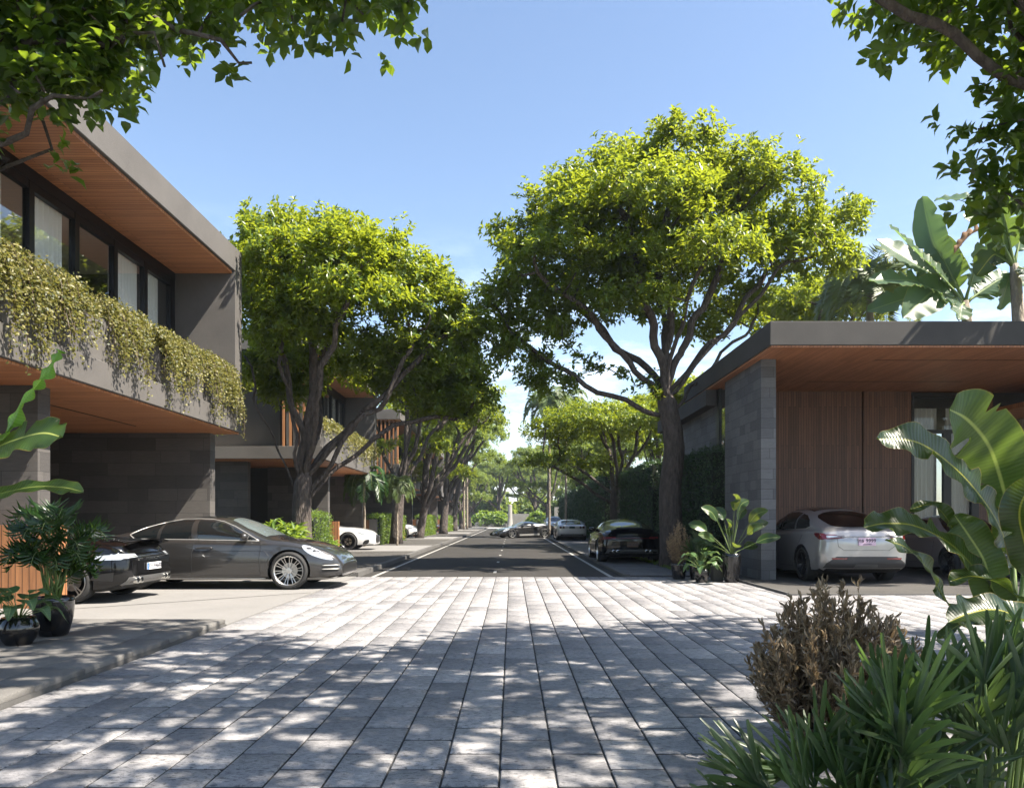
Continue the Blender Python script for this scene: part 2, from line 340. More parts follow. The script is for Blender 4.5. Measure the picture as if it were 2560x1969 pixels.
# ---------------------------------------------------------------- the left-hand villas
def curtain_mesh(x, y0, y1, z0, z1, amp=.045, wl=.14, along='y'):
    n = max(8, int((y1-y0)/.018)); vs_ = []; fs = []
    for i in range(n+1):
        yy = y0+(y1-y0)*i/n; d = amp*math.sin(2*PI*yy/wl+1.3*math.sin(yy*5))
        a = (x+d, yy) if along == 'y' else (yy, x+d)
        vs_ += [(a[0], a[1], z0), (a[0], a[1], z1)]
    for i in range(n): fs.append((2*i, 2*i+2, 2*i+3, 2*i+1))
    return np_mesh('curtain', vs_, fs)
def left_villa(k, oy, label, full=True):
    g = 'terrace villas along the left side of the street'
    v = empty('villa', label, 'house', (0, oy, 0), 0, g)
    ya, yb = (8.0, 18.74)
    xf, xw, xb = -6.58, -8.07, -14.0
    # roof slab and its concrete edge band
    MB().box(xb, xf, ya, yb, 7.26, 7.84).build('roof', conc, v, bevel=.012)
    MB().box(xw-.02, xf-.07, ya+.05, 18.27, 7.2, 7.257).build('eaves_soffit', soffit_x, v)
    MB().box(xb, xf-.003, 18.28, yb-.003, 3.9, 7.257).build('end_wall', conc, v)
    MB().box(xb, xf, ya, yb, 3.46, 3.9).build('floor_band', conc, v, bevel=.01)
    MB().box(xb, xf-.06, ya+.05, 18.7, 3.42, 3.457).build('carport_soffit', soffit_x, v)
    sl = MB().box(-8.35, -8.31, 12.3, 17.0, 3.412, 3.4195); sl.build('light_slot', black_m, v)
    # parapet: set back, in panels with a shadow gap between
    gaps = [(11.0, 11.14), (13.95, 14.5), (16.6, 16.75)]
    y = ya+.02
    for a, b in gaps+[(18.28, 18.28)]:
        MB().box(-7.0, -6.66, y, a, 3.9, 4.62).build('parapet_panel', conc, v, bevel=.006)
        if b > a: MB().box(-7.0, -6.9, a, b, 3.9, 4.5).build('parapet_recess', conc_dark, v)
        y = b
    # window wall
    fr_y = [ya+.35, 9.15, 10.35, 11.6, 12.85, 14.19, 15.58, 16.86, 18.15]
    for i in range(len(fr_y)-1):
        a, b = fr_y[i], fr_y[i+1]
        w = MB()
        w.box(xw-.06, xw+.06, a-.09, a+.05, 3.9, 7.0).box(xw-.06, xw+.05, a+.05, b-.09, 6.86, 7.0).box(xw-.06, xw+.05, a+.05, b-.09, 3.9, 4.0)
        f = w.build('window', black_m, v)
        MB().box(xw-.012, xw+.002, a+.05, b-.09, 4.0, 6.86).build('pane', glass_m, f)
        if i in (1, 3, 4, 6, 7) and k < 2:
            c = [0, .62, 0, .5, .85, 0, .95, .62][i]
            link('curtain', curtain_mesh(xw-.11, a+.06, a+.06+(b-a-.1)*c, 3.92, 6.98), curtain_m, f)
    MB().box(xw-.06, xw+.06, 18.06, 18.275, 3.9, 7.0).box(xw-.06, xw+.07, ya, 18.275, 7.0, 7.2).build('window_head', black_m, v)
    r = MB(); r.quad((xb+2.5, ya, 3.92), (xb+2.5, 18.3, 3.92), (xb+2.5, 18.3, 7.2), (xb+2.5, ya, 7.2)).quad((xb+2.5, ya, 3.915), (xw, ya, 3.915), (xw, 18.3, 3.915), (xb+2.5, 18.3, 3.915))
    r.quad((xb+2.5, ya, 7.18), (xb+2.5, 18.27, 7.18), (xw-.07, 18.27, 7.18), (xw-.07, ya, 7.18)).build('room', room_mid, v)
    # timber fins at the near end
    MB().box(xb, xf-.3, ya+.9, ya+1.0, 3.9, 7.25).build('near_wall', conc_dark, v)
    for i in range(6):
        x = -8.0+.24*i; MB().box(x, x+.07, ya+.08, ya+.32, 3.9, 7.2).build('timber_fin', gate_wood, v)
    # ground floor
    MB().box(-9.7, -7.30, 11.83, 12.15, 0, 3.42).build('stone_wall', stone_l, v)
    MB().box(xb, -7.22, 18.38, 18.70, 0, 3.42).build('stone_wall', stone_l, v)
    MB().box(xb-.1, xb+.1, 9.5, 18.38, 0, 3.42).build('back_wall', stone_l, v)
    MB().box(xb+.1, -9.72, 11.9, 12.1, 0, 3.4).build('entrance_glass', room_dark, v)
    MB().box(-14, -9.45, 8.8, 9.1, 0, 3.42).build('stone_wall', stone_l, v)
    # boundary posts and gates
    if k == 0: MB().box(-9.0, -6.83, 11.58, 11.80, .012, 1.27).build('timber_gate', gate_wood, v)
    else: MB().box(-7.2, -6.83, 11.6, 11.79, .085, 1.27).build('timber_gate', gate_wood, v)
    if k > 0: MB().box(-7.65, -7.21, 11.55, 11.81, .085, 1.3).build('gate_pier', conc, v)
    MB().box(-6.98, -6.62, 18.95, 19.3, .012, 1.36).build('gate_pier', conc_pale, v)
    MB().box(-7.35, -6.99, 18.98, 19.2, .085, 1.33).build('timber_gate', gate_wood, v)
    return v
labels_v = ['nearest two-storey villa with vine-hung balcony above the dark sedan', 'second villa behind the big left street tree, white coupe in its carport',
            'third villa down the left side, behind the leaning left tree', 'fourth villa down the left side, small in the distance', 'fifth and farthest villa visible on the left side']
for k in range(5): left_villa(k, 18.7*k, labels_v[k])

# ---------------------------------------------------------------- the right-hand house
glass_b = m_glass('carport_glass', (.8, .82, .82), .02)
h = empty('carport_house', 'single-storey house on the right with flat roof, timber carport wall and grey stone column', 'house', (0, 0, 0))
MB().box(5.32, 22, 15.8, 23.7, 4.94, 5.43).build('roof', conc_dark, h, bevel=.01)
MB().box(5.36, 22, 15.84, 23.66, 4.90, 4.937).build('carport_soffit', soffit_y, h)
MB().box(8.1, 16, 17.1, 17.125, 4.893, 4.8985).build('light_slot', black_m, h)
MB().box(7.6, 11.6, 19.75, 19.775, 4.893, 4.8985).build('light_slot', black_m, h)
MB().box(5.53, 5.86, 17.02, 19.9, 0, 4.9).build('stone_column', stone_r, h)
MB().box(5.86, 9.72, 21.3, 21.5, 0, 4.9).box(9.76, 11.08, 21.3, 21.5, 0, 4.9).build('timber_wall', clad_v, h)
MB().box(9.70, 9.78, 21.36, 21.5, 0, 4.9).build('wall_groove', black_m, h)
fr = MB().box(11.08, 11.16, 21.28, 21.42, 0, 4.86).box(12.75, 12.95, 21.28, 21.42, 0, 4.86).box(11.16, 12.75, 21.28, 21.42, 4.74, 4.86).box(11.16, 12.75, 21.3, 21.4, 3.74, 3.84)
fr.box(11.98, 12.20, 21.3, 21.4, 0, 3.74)
wdw = fr.build('window', black_m, h)
MB().box(11.16, 12.75, 21.34, 21.35, 0, 4.74).build('pane', glass_b, wdw)
link('curtain', curtain_mesh(21.62, 11.1, 11.95, .0, 4.74, .035, .13, 'x'), curtain_w, wdw)
link('curtain', curtain_mesh(21.62, 12.2, 12.8, .0, 4.74, .035, .13, 'x'), curtain_w, wdw)
MB().box(12.95, 13.35, 21.3, 21.5, 0, 4.9).build('timber_wall', clad_v, h)
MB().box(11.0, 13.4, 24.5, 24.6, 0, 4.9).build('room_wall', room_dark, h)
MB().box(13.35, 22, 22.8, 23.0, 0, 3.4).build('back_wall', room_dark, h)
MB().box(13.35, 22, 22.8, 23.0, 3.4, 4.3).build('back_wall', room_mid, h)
MB().box(13.35, 22, 18.5, 23.0, 4.3, 4.42).build('inner_canopy', soffit_x, h)
# lower wing running back along the street
MB().box(5.32, 5.90, 21.0, 28, 4.47, 4.896).box(5.90, 16, 21.55, 28, 4.47, 4.896).build('wing_roof', conc_dark, h)
MB().box(5.62, 5.9, 21.0, 27.8, 0, 4.47).build('wing_wall', stone_r, h)
gw = MB().box(5.60, 5.70, 20.75, 20.98, 0, 4.88).box(5.58, 5.68, 19.92, 20.0, 0, 4.88).build('window', black_m, h)
MB().box(5.64, 5.65, 20.0, 20.75, 0, 4.88).build('pane', glass_m, gw)
MB().box(5.42, 5.75, 37.8, 42.3, 0, 3.6).build('street_pier', stone_r, h)
MB().box(5.40, 5.419, 39.2, 40.3, 1.6, 3.2).build('pier_window', black_m, h)
# far walls closing the street
for x0, x1, z, lb, yy in ((-1, 3.2, 2.3, 'pale rendered garden wall left of the far tree at the street end', 134), (7.3, 10.5, 3.4, 'pale rendered wall right of the far tree above the white car', 131)):
    o = MB().box(x0, x1, yy, yy+.4, 0, z).build('garden_wall', white_wall); tag(o, lb, 'wall')
o = MB().lathe([(.62, 0), (.45, .5), (.36, 1.6), (.32, 3.6), (.3, 3.7), (0, 3.72)], 14, (-.25, 124, 0)).build('stone_pillar', white_wall, smooth=True); tag(o, 'pale tapering pillar standing at the far end of the street', 'pillar')
# ================================================================ vegetation
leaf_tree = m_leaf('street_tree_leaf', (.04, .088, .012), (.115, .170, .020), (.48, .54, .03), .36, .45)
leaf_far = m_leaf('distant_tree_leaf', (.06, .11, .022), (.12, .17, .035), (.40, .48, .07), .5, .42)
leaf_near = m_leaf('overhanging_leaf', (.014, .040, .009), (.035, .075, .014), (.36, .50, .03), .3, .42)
leaf_vine = m_leaf('vine_leaf', (.028, .045, .010), (.20, .175, .045), (.42, .40, .08), .5, .3)
leaf_hedge = m_leaf('hedge_leaf', (.012, .035, .014), (.035, .07, .03), (.15, .28, .05), .45, .2)
leaf_green = m_leaf('garden_leaf', (.05, .11, .02), (.13, .20, .04), (.45, .6, .06), .4, .4)
leaf_dark = m_leaf('glossy_dark_leaf', (.012, .035, .012), (.03, .07, .02), (.2, .35, .04), .26, .25)
leaf_palm = m_leaf('palm_leaf', (.05, .09, .025), (.11, .15, .05), (.4, .45, .1), .4, .35)
leaf_lady = m_leaf('lady_palm_leaf', (.014, .034, .018), (.05, .078, .032), (.30, .50, .10), .34, .3)
leaf_dry = m_leaf('dry_leaf', (.12, .085, .052), (.35, .26, .155), (.5, .36, .2), .35, .2)
def m_banana(name, c0, c1, rib, tr, trans=.45, rough=.33):
    t = NT(name); uv = t.new('ShaderNodeUVMap'); sp = t.new('ShaderNodeSeparateXYZ'); t.l(uv.outputs[0], sp.inputs[0])
    wv = t.new('ShaderNodeTexWave', wave_type='BANDS', bands_direction='X'); wv.inputs['Scale'].default_value = 12; wv.inputs['Distortion'].default_value = 1.2; wv.inputs['Detail'].default_value = 3
    t.l(uv.outputs[0], wv.inputs['Vector'])
    c = t.ramp(wv.outputs['Fac'], [(.1, c0), (.9, c1)])
    d = t.new('ShaderNodeMath', operation='SUBTRACT'); t.l(sp.outputs[1], d.inputs[0]); d.inputs[1].default_value = .5
    a = t.new('ShaderNodeMath', operation='ABSOLUTE'); t.l(d.outputs[0], a.inputs[0])
    m = t.ramp(a.outputs[0], [(.012, (1, 1, 1)), (.035, (0, 0, 0))]); c = t.mixc(c, rib, m)
    e = t.ramp(a.outputs[0], [(.478, (0, 0, 0)), (.497, (.8, .8, .8))]); c = t.mixc(c, (.28, .20, .04), e)
    t.l(c, t.b.inputs['Base Color']); t.b.inputs['Roughness'].default_value = rough
    tb = t.new('ShaderNodeBsdfTranslucent'); tc_ = t.mixc(c, tr, .6); t.l(tc_, tb.inputs[0])
    mx = t.new('ShaderNodeMixShader'); mx.inputs[0].default_value = trans; t.l(t.b.outputs[0], mx.inputs[1]); t.l(tb.outputs[0], mx.inputs[2])
    t.bump(wv.outputs['Fac'], .25, .006)
    t.l(mx.outputs[0], t.n['Material Output'].inputs[0]); return t.m
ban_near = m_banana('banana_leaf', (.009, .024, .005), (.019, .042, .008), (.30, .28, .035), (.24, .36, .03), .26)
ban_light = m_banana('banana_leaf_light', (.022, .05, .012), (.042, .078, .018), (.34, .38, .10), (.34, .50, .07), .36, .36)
ban_far = m_banana('tall_banana_leaf', (.055, .10, .05), (.085, .135, .065), (.20, .26, .09), (.24, .40, .07), .38, .3)
bark = m_bark('street_tree_bark', (.035, .027, .024), (.125, .102, .088))
bark_far = m_bark('pale_palm_bark', (.16, .13, .10), (.33, .28, .22))
stem_g = simple('green_stem', (.14, .20, .05), .5)
stem_b = simple('brown_stem', (.09, .062, .042), .7)

T_KITE = (np.array([(0, 0, 0), (.5, .5, .1), (1, 0, -.12), (.5, -.5, .1)]), np.array([(0, 1, 2), (0, 2, 3)]))
T_OVAL = (np.array([(0, 0, 0), (.28, .42, .10), (.66, .46, .10), (1, 0, -.22), (.66, -.46, .10), (.28, -.42, .10), (.3, 0, 0), (.68, 0, -.03)]),
          np.array([(0, 6, 1, 1), (6, 7, 2, 1), (7, 3, 2, 2), (0, 5, 6, 6), (6, 5, 4, 7), (7, 4, 3, 3)]))
def norm(a): return a/np.maximum(np.linalg.norm(a, axis=-1, keepdims=True), 1e-9)
def leaf_mesh(name, P, D, N, Ln, Wd, tmpl=T_KITE):
    """leaves at P pointing along D with face normal near N, length Ln and width Wd"""
    P, D, N = (np.asarray(a, float) for a in (P, D, N)); D = norm(D); Sd = norm(np.cross(N, D)); Nn = np.cross(D, Sd)
    tv, tf = tmpl; Ln = np.broadcast_to(Ln, len(P)); Wd = np.broadcast_to(Wd, len(P))
    V = P[:, None] + tv[None, :, 0:1]*(D*Ln[:, None])[:, None] + tv[None, :, 1:2]*(Sd*Wd[:, None])[:, None] + tv[None, :, 2:3]*(Nn*Ln[:, None])[:, None]
    F = tf[None] + (np.arange(len(P))*len(tv))[:, None, None]; k = tf.shape[1]
    V = V.reshape(-1, 3); F = F.reshape(-1, k)
    if k == 4:                                   # triangles were padded to quads: split the pads away
        tri = F[:, 2] == F[:, 3]; q = F[~tri]; t3 = F[tri][:, :3]
        F = np.vstack([q[:, [0, 1, 2]], q[:, [0, 2, 3]], t3])
    return np_mesh(name, V, F)
def rosettes(rng, C, D, n, L0, w, spread=.9, up=.35):
    """n leaves round every twig end C"""
    m = len(C); D = norm(D); a = rng.uniform(0, 2*PI, m)[:, None] + np.arange(n)[None]*2.4
    h = np.array([0, 0, 1.0]); U = norm(np.cross(D, h)+1e-4); W = np.cross(D, U)
    rad = U[:, None]*np.cos(a)[..., None] + W[:, None]*np.sin(a)[..., None]
    dd = norm(rad*spread + D[:, None]*rng.uniform(.1, .8, (m, n, 1)) + h*rng.uniform(-.25, up, (m, n, 1)))
    nn = norm(D[:, None]*.5 + h*.9 + rng.normal(0, .3, (m, n, 3)))
    pp = C[:, None] + D[:, None]*rng.uniform(-.12, .05, (m, n, 1)) + rng.normal(0, .015, (m, n, 3))
    ln = L0*rng.uniform(.65, 1.15, (m, n))
    return pp.reshape(-1, 3), dd.reshape(-1, 3), nn.reshape(-1, 3), ln.ravel(), (ln*w).ravel()
def bezier(a, b, c, n):
    t = np.linspace(0, 1, n)[:, None]; return (1-t)**2*np.array(a)+2*t*(1-t)*np.array(b)+t*t*np.array(c)
def grow(rng, trunk, r0, blobs, limbs, n_att, step=.3, kill=.42, tip=.011, power=2.25, shell=.55):
    """trunk path, limbs to the foliage masses and space-colonised branches inside them; returns nodes, parents, radii, tips"""
    P = [np.array(p, float) for p in trunk]; par = [i-1 for i in range(len(P))]
    fork = len(P)-1
    vol = np.array([b[3]*b[4]*b[5] for b in blobs])**.6; cnt = np.maximum(8, (n_att*vol/vol.sum()).astype(int)); A = []; owner = []
    for bi, (b, c) in enumerate(zip(blobs, cnt)):
        d = norm(rng.normal(0, 1, (c, 3))); d[:, 2] = np.where(d[:, 2] < -.35, -d[:, 2]*.5, d[:, 2]); r = rng.uniform(shell, 1.0, (c, 1))**.6
        A.append(np.array(b[:3]) + d*r*np.array(b[3:6])*(1+.12*rng.normal(0, 1, (c, 1))))
    A = np.vstack(A)
    for li, spec in enumerate(limbs):            # (start node back from the fork, control, end) in tree space
        s, ctrl, end = spec[:3]; i0 = max(1, fork-s) if s >= 0 else -s
        st = P[i0]; n = max(4, int(np.linalg.norm(np.array(end)-st)/step)); pts = bezier(st, ctrl, end, n+1)[1:]
        w = rng.normal(0, .17, (n, 3)); w = np.cumsum(w, 0)*.6+w*.8; w *= np.linspace(.3, 1, n)[:, None]; pr = i0
        for q in pts+w: P.append(q); par.append(pr); pr = len(P)-1
    alive = np.ones(len(A), bool); Pn = np.array(P)
    dmin = np.full(len(A), 1e9); near = np.zeros(len(A), int); done = 0
    for it in range(70):
        new = Pn[done:]
        if len(new):
            for s in range(0, len(new), 400):
                dd = np.linalg.norm(A[:, None]-new[None, s:s+400], axis=2); j = dd.argmin(1); m = dd[np.arange(len(A)), j]; b = m < dmin
                dmin[b] = m[b]; near[b] = j[b]+done+s
        done = len(Pn); alive = dmin > kill
        if not alive.any(): break
        idx = near[alive]; v = norm(A[alive]-Pn[idx]); acc = np.zeros((len(Pn), 3)); np.add.at(acc, idx, v)
        use = np.unique(idx); add = Pn[use] + norm(acc[use] + rng.normal(0, .25, (len(use), 3)) + np.array([0, 0, .12]))*step
        if len(Pn) > 9000: break
        par += list(use); Pn = np.vstack([Pn, add])
    n = len(Pn); par = np.array(par); kids = [[] for _ in range(n)]
    for i in range(1, n): kids[par[i]].append(i)
    rad = np.zeros(n); order = list(range(n))[::-1]
    acc = np.zeros(n)
    for i in sorted(order, key=lambda i: -i):
        if not kids[i]: acc[i] = tip**power
        rad[i] = acc[i]**(1/power)
        if par[i] >= 0: acc[par[i]] += acc[i]
    # children always come after parents, so a single backward sweep is enough
    k = r0/rad[fork] if rad[fork] > 0 else 1
    rad = np.where(rad > tip*1.01, tip + (rad-tip)*k, tip)
    for i in range(fork+1):
        rad[i] = r0*(1+.28*(1-i/max(fork, 1))**1.2)
    return Pn, par, rad, kids, A
def wood_mesh(name, P, par, rad, kids, sides=9, flare=.15, minr=0):
    mb = MB(); stack = [(0, None)]
    while stack:
        i, p = stack.pop(); pts = []; rr = []
        if p is not None: pts.append(P[p]); rr.append(min(rad[p], rad[i]*1.25))
        j = i
        while True:
            pts.append(P[j]); rr.append(rad[j])
            if not kids[j]: break
            ks = sorted(kids[j], key=lambda a: -rad[a])
            for c in ks[1:]:
                if rad[c] >= minr: stack.append((c, j))
            if rad[ks[0]] < minr: break
            j = ks[0]
        if len(pts) < 2: continue
        if p is None and flare: rr[0] *= 1+flare; 
        big = max(rr); sd = sides if big > .12 else (6 if big > .04 else 4)
        if len(pts) > 3 and big > .03:           # soften the polyline
            q = np.array(pts); q[1:-1] = .5*q[1:-1]+.25*(q[:-2]+q[2:]); pts = q
        mb.tube(pts, [float(x) for x in rr], sd)
    return mb.mesh(name)
def make_tree(name, label, loc, trunk, r0, blobs, limbs, seed, n_att=900, n_ros=3500, L0=.17, w=.44, per=6, mat=None, tmpl=T_KITE, step=.3, kill=.42, group=None, sides=10, minr=0, spread=.9, shell=.55, gnarl=.06):
    rng = np.random.default_rng(seed); t = empty(name, label, 'tree', loc, 0, group)
    tr = [np.array(trunk[0], float)]
    for a, b in zip(trunk[:-1], trunk[1:]):      # finer trunk with a little wander
        n = max(1, int(np.linalg.norm(np.array(b)-np.array(a))/.45))
        for q in range(1, n+1): tr.append(np.array(a)+(np.array(b)-np.array(a))*q/n + rng.normal(0, gnarl*.5, 3)*np.array([1, 1, 0]))
    P, par, rad, kids, A = grow(rng, tr, r0, blobs, limbs, n_att, step, kill, shell=shell)
    me = wood_mesh('trunk', P, par, rad, kids, sides, minr=minr)
    # bark relief on the thick wood
    w_ = link('trunk', me, bark, t, True)
    tips = np.array([i for i in range(len(P)) if rad[i] < .03 and i > 5])
    C0 = P[tips]; D0 = P[tips]-P[par[tips]]
    # rosettes: around twig ends and around the attraction points
    ns = n_ros; sel = rng.integers(0, len(A), ns//2); C1 = A[sel]+rng.normal(0, .16, (len(sel), 3))
    cen = np.array([b[:3] for b in blobs]); nb = np.linalg.norm(C1[:, None]-cen[None], axis=2).argmin(1); D1 = norm(C1-cen[nb])+np.array([0, 0, .5])
    s2 = rng.integers(0, len(tips), ns-len(sel)); C2 = C0[s2]+rng.normal(0, .13, (len(s2), 3)); D2 = norm(D0[s2])+np.array([0, 0, .5])
    C = np.vstack([C1, C2]); D = np.vstack([D1, D2])
    keep = C[:, 2] > min(b[2]-b[5]*1.3 for b in blobs); C = C[keep]; D = D[keep]
    me = leaf_mesh('crown', *rosettes(rng, C, D, per, L0, w, spread), tmpl)
    link('crown', me, mat or leaf_tree, t)
    return t
# ---- the big tree on the right of the road
def rb(px, py, Y=21.6, bx=4.5):                    # photo pixel to tree space at the trunk's distance
    return ((px-1279)*Y/1920-bx, 1.36+(1297-py)*Y/1920)
def bl(px, py, rx, ry, rz, dy=0, Y=21.6, bx=4.5):
    x, z = rb(px, py, Y, bx); z -= .55*min(1, max(0, (z-7)/4)) if Y > 15 else 0; return (x, dy, z, rx, ry, rz)
B = [bl(1690, 345, 1.7, 1.6, .85, 0), bl(1640, 430, 2.5, 2.2, 1.0, .3), bl(1440, 490, 1.7, 1.7, .85, -.5), bl(1320, 545, 1.0, 1.2, .45, .2), bl(1560, 560, 2.2, 2.2, .95, -1.6),
     bl(1850, 430, 1.5, 1.7, .9, -.3), bl(1800, 540, 2.0, 2.0, .9, 1.2), bl(2060, 520, 1.25, 1.3, .55, .4), bl(2140, 480, .65, .7, .28, .3), bl(2010, 640, 1.45, 1.6, .75, -.3),
     bl(1380, 660, 1.5, 1.5, .6, -1.0), bl(1290, 720, 1.1, 1.3, .6, .6), bl(1350, 800, 1.3, 1.4, .65, 1.4), bl(1720, 690, 1.7, 1.6, .55, -1.9), bl(1700, 640, 2.2, 2.3, .9, 1.8),
     bl(1300, 880, 1.0, 1.1, .45, .5), bl(1370, 955, .95, 1.0, .32, .2), bl(1560, 700, 1.5, 1.5, .5, .5), bl(1900, 700, 1.1, 1.4, .5, 2.0), bl(1560, 790, 1.3, 1.4, .45, -1.2), bl(1440, 760, 1.2, 1.3, .5, 0), bl(1780, 790, .9, 1.3, .35, 1.6), bl(1960, 560, 1.3, 1.4, .6, 0), bl(1480, 640, 1.4, 1.6, .7, 1.4), bl(1455, 425, 1.1, 1.3, .6, .3), bl(1545, 370, 1.3, 1.3, .7, .3), bl(1840, 385, 1.2, 1.3, .7, .2), bl(1930, 470, 1.2, 1.3, .7, -.5), bl(1330, 620, 1.1, 1.3, .6, -.2), bl(1240, 760, .8, 1.0, .6, .5), bl(1520, 560, 1.2, 1.3, .7, .2), bl(1630, 600, 1.5, 1.4, .8, .4), bl(1560, 650, 1.3, 1.3, .6, -.8), bl(1780, 600, 1.4, 1.4, .7, -.6), bl(1640, 480, 1.8, 1.8, .7, -.6)]
def lm(s, pc, pe, dyc, dye, Y=21.6, bx=4.5):
    a = rb(*pc, Y, bx); b = rb(*pe, Y, bx); return (s, (a[0], dyc, a[1]), (b[0], dye, b[1]))
LM = [lm(1, (1560, 1030), (1330, 890), -.1, .3), lm(0, (1570, 930), (1340, 760), -.5, -.8), lm(0, (1600, 830), (1400, 600), .3, .4), lm(0, (1620, 800), (1560, 520), -.4, -1.2),
      lm(0, (1680, 780), (1690, 400), .1, .1), lm(0, (1740, 830), (1850, 480), .4, .0), lm(0, (1760, 900), (2000, 600), -.4, -.2), lm(1, (1800, 930), (1960, 700), .6, 1.4),
      lm(0, (1720, 850), (1710, 620), 1.2, 1.7), lm(0, (1660, 860), (1720, 690), -.8, -1.6), lm(0, (1850, 700), (2060, 520), .3, .4), lm(0, (1560, 900), (1380, 660), -.6, -1.0)]
make_tree('street_tree', 'tallest broad-crowned tree with a thick trunk right of the road beside the stone column', (4.5, 21.6, 0),
          [(0.02, 0, -.05), (.0, 0, 1.0), (-.05, 0, 2.2), (.12, .05, 3.4), (-.1, 0, 4.75)], .27, B, LM, 11, 1900, 11500, .185, .48, 7, tmpl=T_KITE, step=.3, kill=.40, sides=14)
# ---- the big tree on the left pavement
Y1, X1 = 21.0, -5.7
bq = lambda px, py, rx, ry, rz, dy=0: bl(px, py, rx, ry, rz, dy, Y1, X1)
B = [bq(745, 575, 1.5, 1.6, .7, 0), bq(690, 640, 1.4, 1.6, .7, .4), bq(900, 610, 1.4, 1.6, .75, .2), bq(820, 680, 2.1, 1.9, .8, -1.2), bq(1000, 700, 1.5, 1.5, .7, -.3), bq(1080, 760, 1.2, 1.3, .6, .2),
     bq(680, 740, 1.2, 1.3, .8, .6), bq(740, 830, 1.2, 1.2, .7, -.9), bq(900, 800, 1.7, 1.6, .7, -1.8), bq(1050, 850, 1.4, 1.5, .7, .6), bq(1160, 830, 1.1, 1.2, .6, .4), bq(1130, 920, 1.1, 1.3, .5, .8),
     bq(1010, 950, 1.3, 1.5, .5, 1.6), bq(660, 900, 1.0, 1.3, .7, 1.2), bq(840, 900, 1.8, 1.5, .5, 1.8), bq(1180, 1000, .8, 1.0, .4, .9), bq(640, 660, .8, 1.0, .5, 1.2), bq(625, 800, .8, 1.0, .7, 2.2), bq(650, 960, .7, 1.0, .5, 2.0), bq(770, 860, 1.3, 1.2, .5, -.8), bq(590, 560, .9, 1.0, .5, 2.4), bq(770, 760, 1.2, 1.2, .6, -1.0), bq(960, 880, 1.3, 1.2, .45, .2), bq(1100, 1010, 1.0, 1.2, .4, 1.4)]
LM = [lm(1, (650, 1080), (630, 900), .4, 1.0, Y1, X1), lm(0, (760, 960), (690, 760), -.3, -.4, Y1, X1), lm(0, (800, 900), (750, 600), .2, 0, Y1, X1), lm(0, (820, 980), (900, 640), .2, .2, Y1, X1),
      lm(1, (900, 1080), (1050, 780), -.4, -.2, Y1, X1), lm(0, (900, 1000), (1150, 850), .3, .4, Y1, X1), lm(1, (950, 1030), (1160, 980), .4, .8, Y1, X1), lm(0, (840, 950), (900, 790), -.9, -1.7, Y1, X1),
      lm(1, (720, 1050), (740, 830), -.5, -.9, Y1, X1), lm(0, (850, 1000), (1010, 950), .9, 1.5, Y1, X1), lm(0, (790, 1000), (840, 880), 1.0, 1.7, Y1, X1)]
make_tree('street_tree', 'large tree forking low on the left pavement behind the dark sedan', (-5.7, 21.0, 0),
          [(0.05, 0, -.05), (.0, 0, .9), (-.1, .05, 1.7), (-.02, 0, 2.45)], .24, B, LM, 23, 1700, 10500, .18, .48, 7, step=.3, kill=.4, sides=12)
# ---- further trees of the avenue
def std_blobs(rng, Rr, H, zb, n=12, flat=.3):
    out = []
    for i in range(n):
        a = i*2.4; r = Rr*.72*math.sqrt((i+.5)/n); z = H - Rr*flat*1.2*(r/Rr)**2*1.6 - rng.uniform(.2, .9)
        out.append((r*math.cos(a), r*math.sin(a), max(zb, z-.5), Rr*.36, Rr*.36, Rr*.17))
        if i % 3 == 0 and r > Rr*.35: out.append((r*1.12*math.cos(a+.5), r*1.12*math.sin(a+.5), zb+.1, Rr*.28, Rr*.28, Rr*.12))
    return out
def mid_tree(label, loc, H, Rr, fork, seed, lean=0, r0=.22, n_ros=3600, L0=.20, per=6, name='street_tree', group=None, mat=None, n_att=700):
    rng = np.random.default_rng(seed); zb = fork+(H-fork)*.28; bs = [(b[0]+lean, b[1], *b[2:]) for b in std_blobs(rng, Rr, H, zb)]; lms = []
    for b in bs[::2]: lms.append((int(rng.integers(0, 2)), (b[0]*.45, b[1]*.45, fork+(b[2]-fork)*.45-.2), tuple(b[:3])))
    return make_tree(name, label, loc, [(0, 0, -.05), (lean*.06, 0, fork*.4), (lean*.25, .05, fork)], r0, bs, lms, seed, n_att, n_ros, L0, .48, per, mat=mat, step=.42, kill=.6, sides=9, group=group, minr=.012)
mid_tree('leaning tree beside the drooping palm, second along the left pavement', (-5.95, 39.5, 0), 10.2, 5.0, 3.2, 31, .9, .26, 5600)
mid_tree('third tree along the left pavement with two trunks splitting low', (-6.2, 51.5, 0), 10.4, 5.2, 2.2, 32, 1.6, .24, 5000)
mid_tree('low rounded tree behind the black coupe on the right of the road', (5.1, 37.5, 0), 7.6, 4.3, 2.6, 33, -.5, .22, 6000, .17)
t4 = mid_tree('fourth tree along the left pavement, tall crown over the road edge', (-5.9, 66.0, 0), 10.8, 5.4, 3.0, 34, 1.0, .3, 4200, .26, 5, mat=leaf_far)
t5 = mid_tree('spreading tree standing behind the white car in the distance', (5.0, 104.0, 0), 11.5, 5.6, 3.4, 35, -.4, .34, 4000, .3, 5, mat=leaf_far)
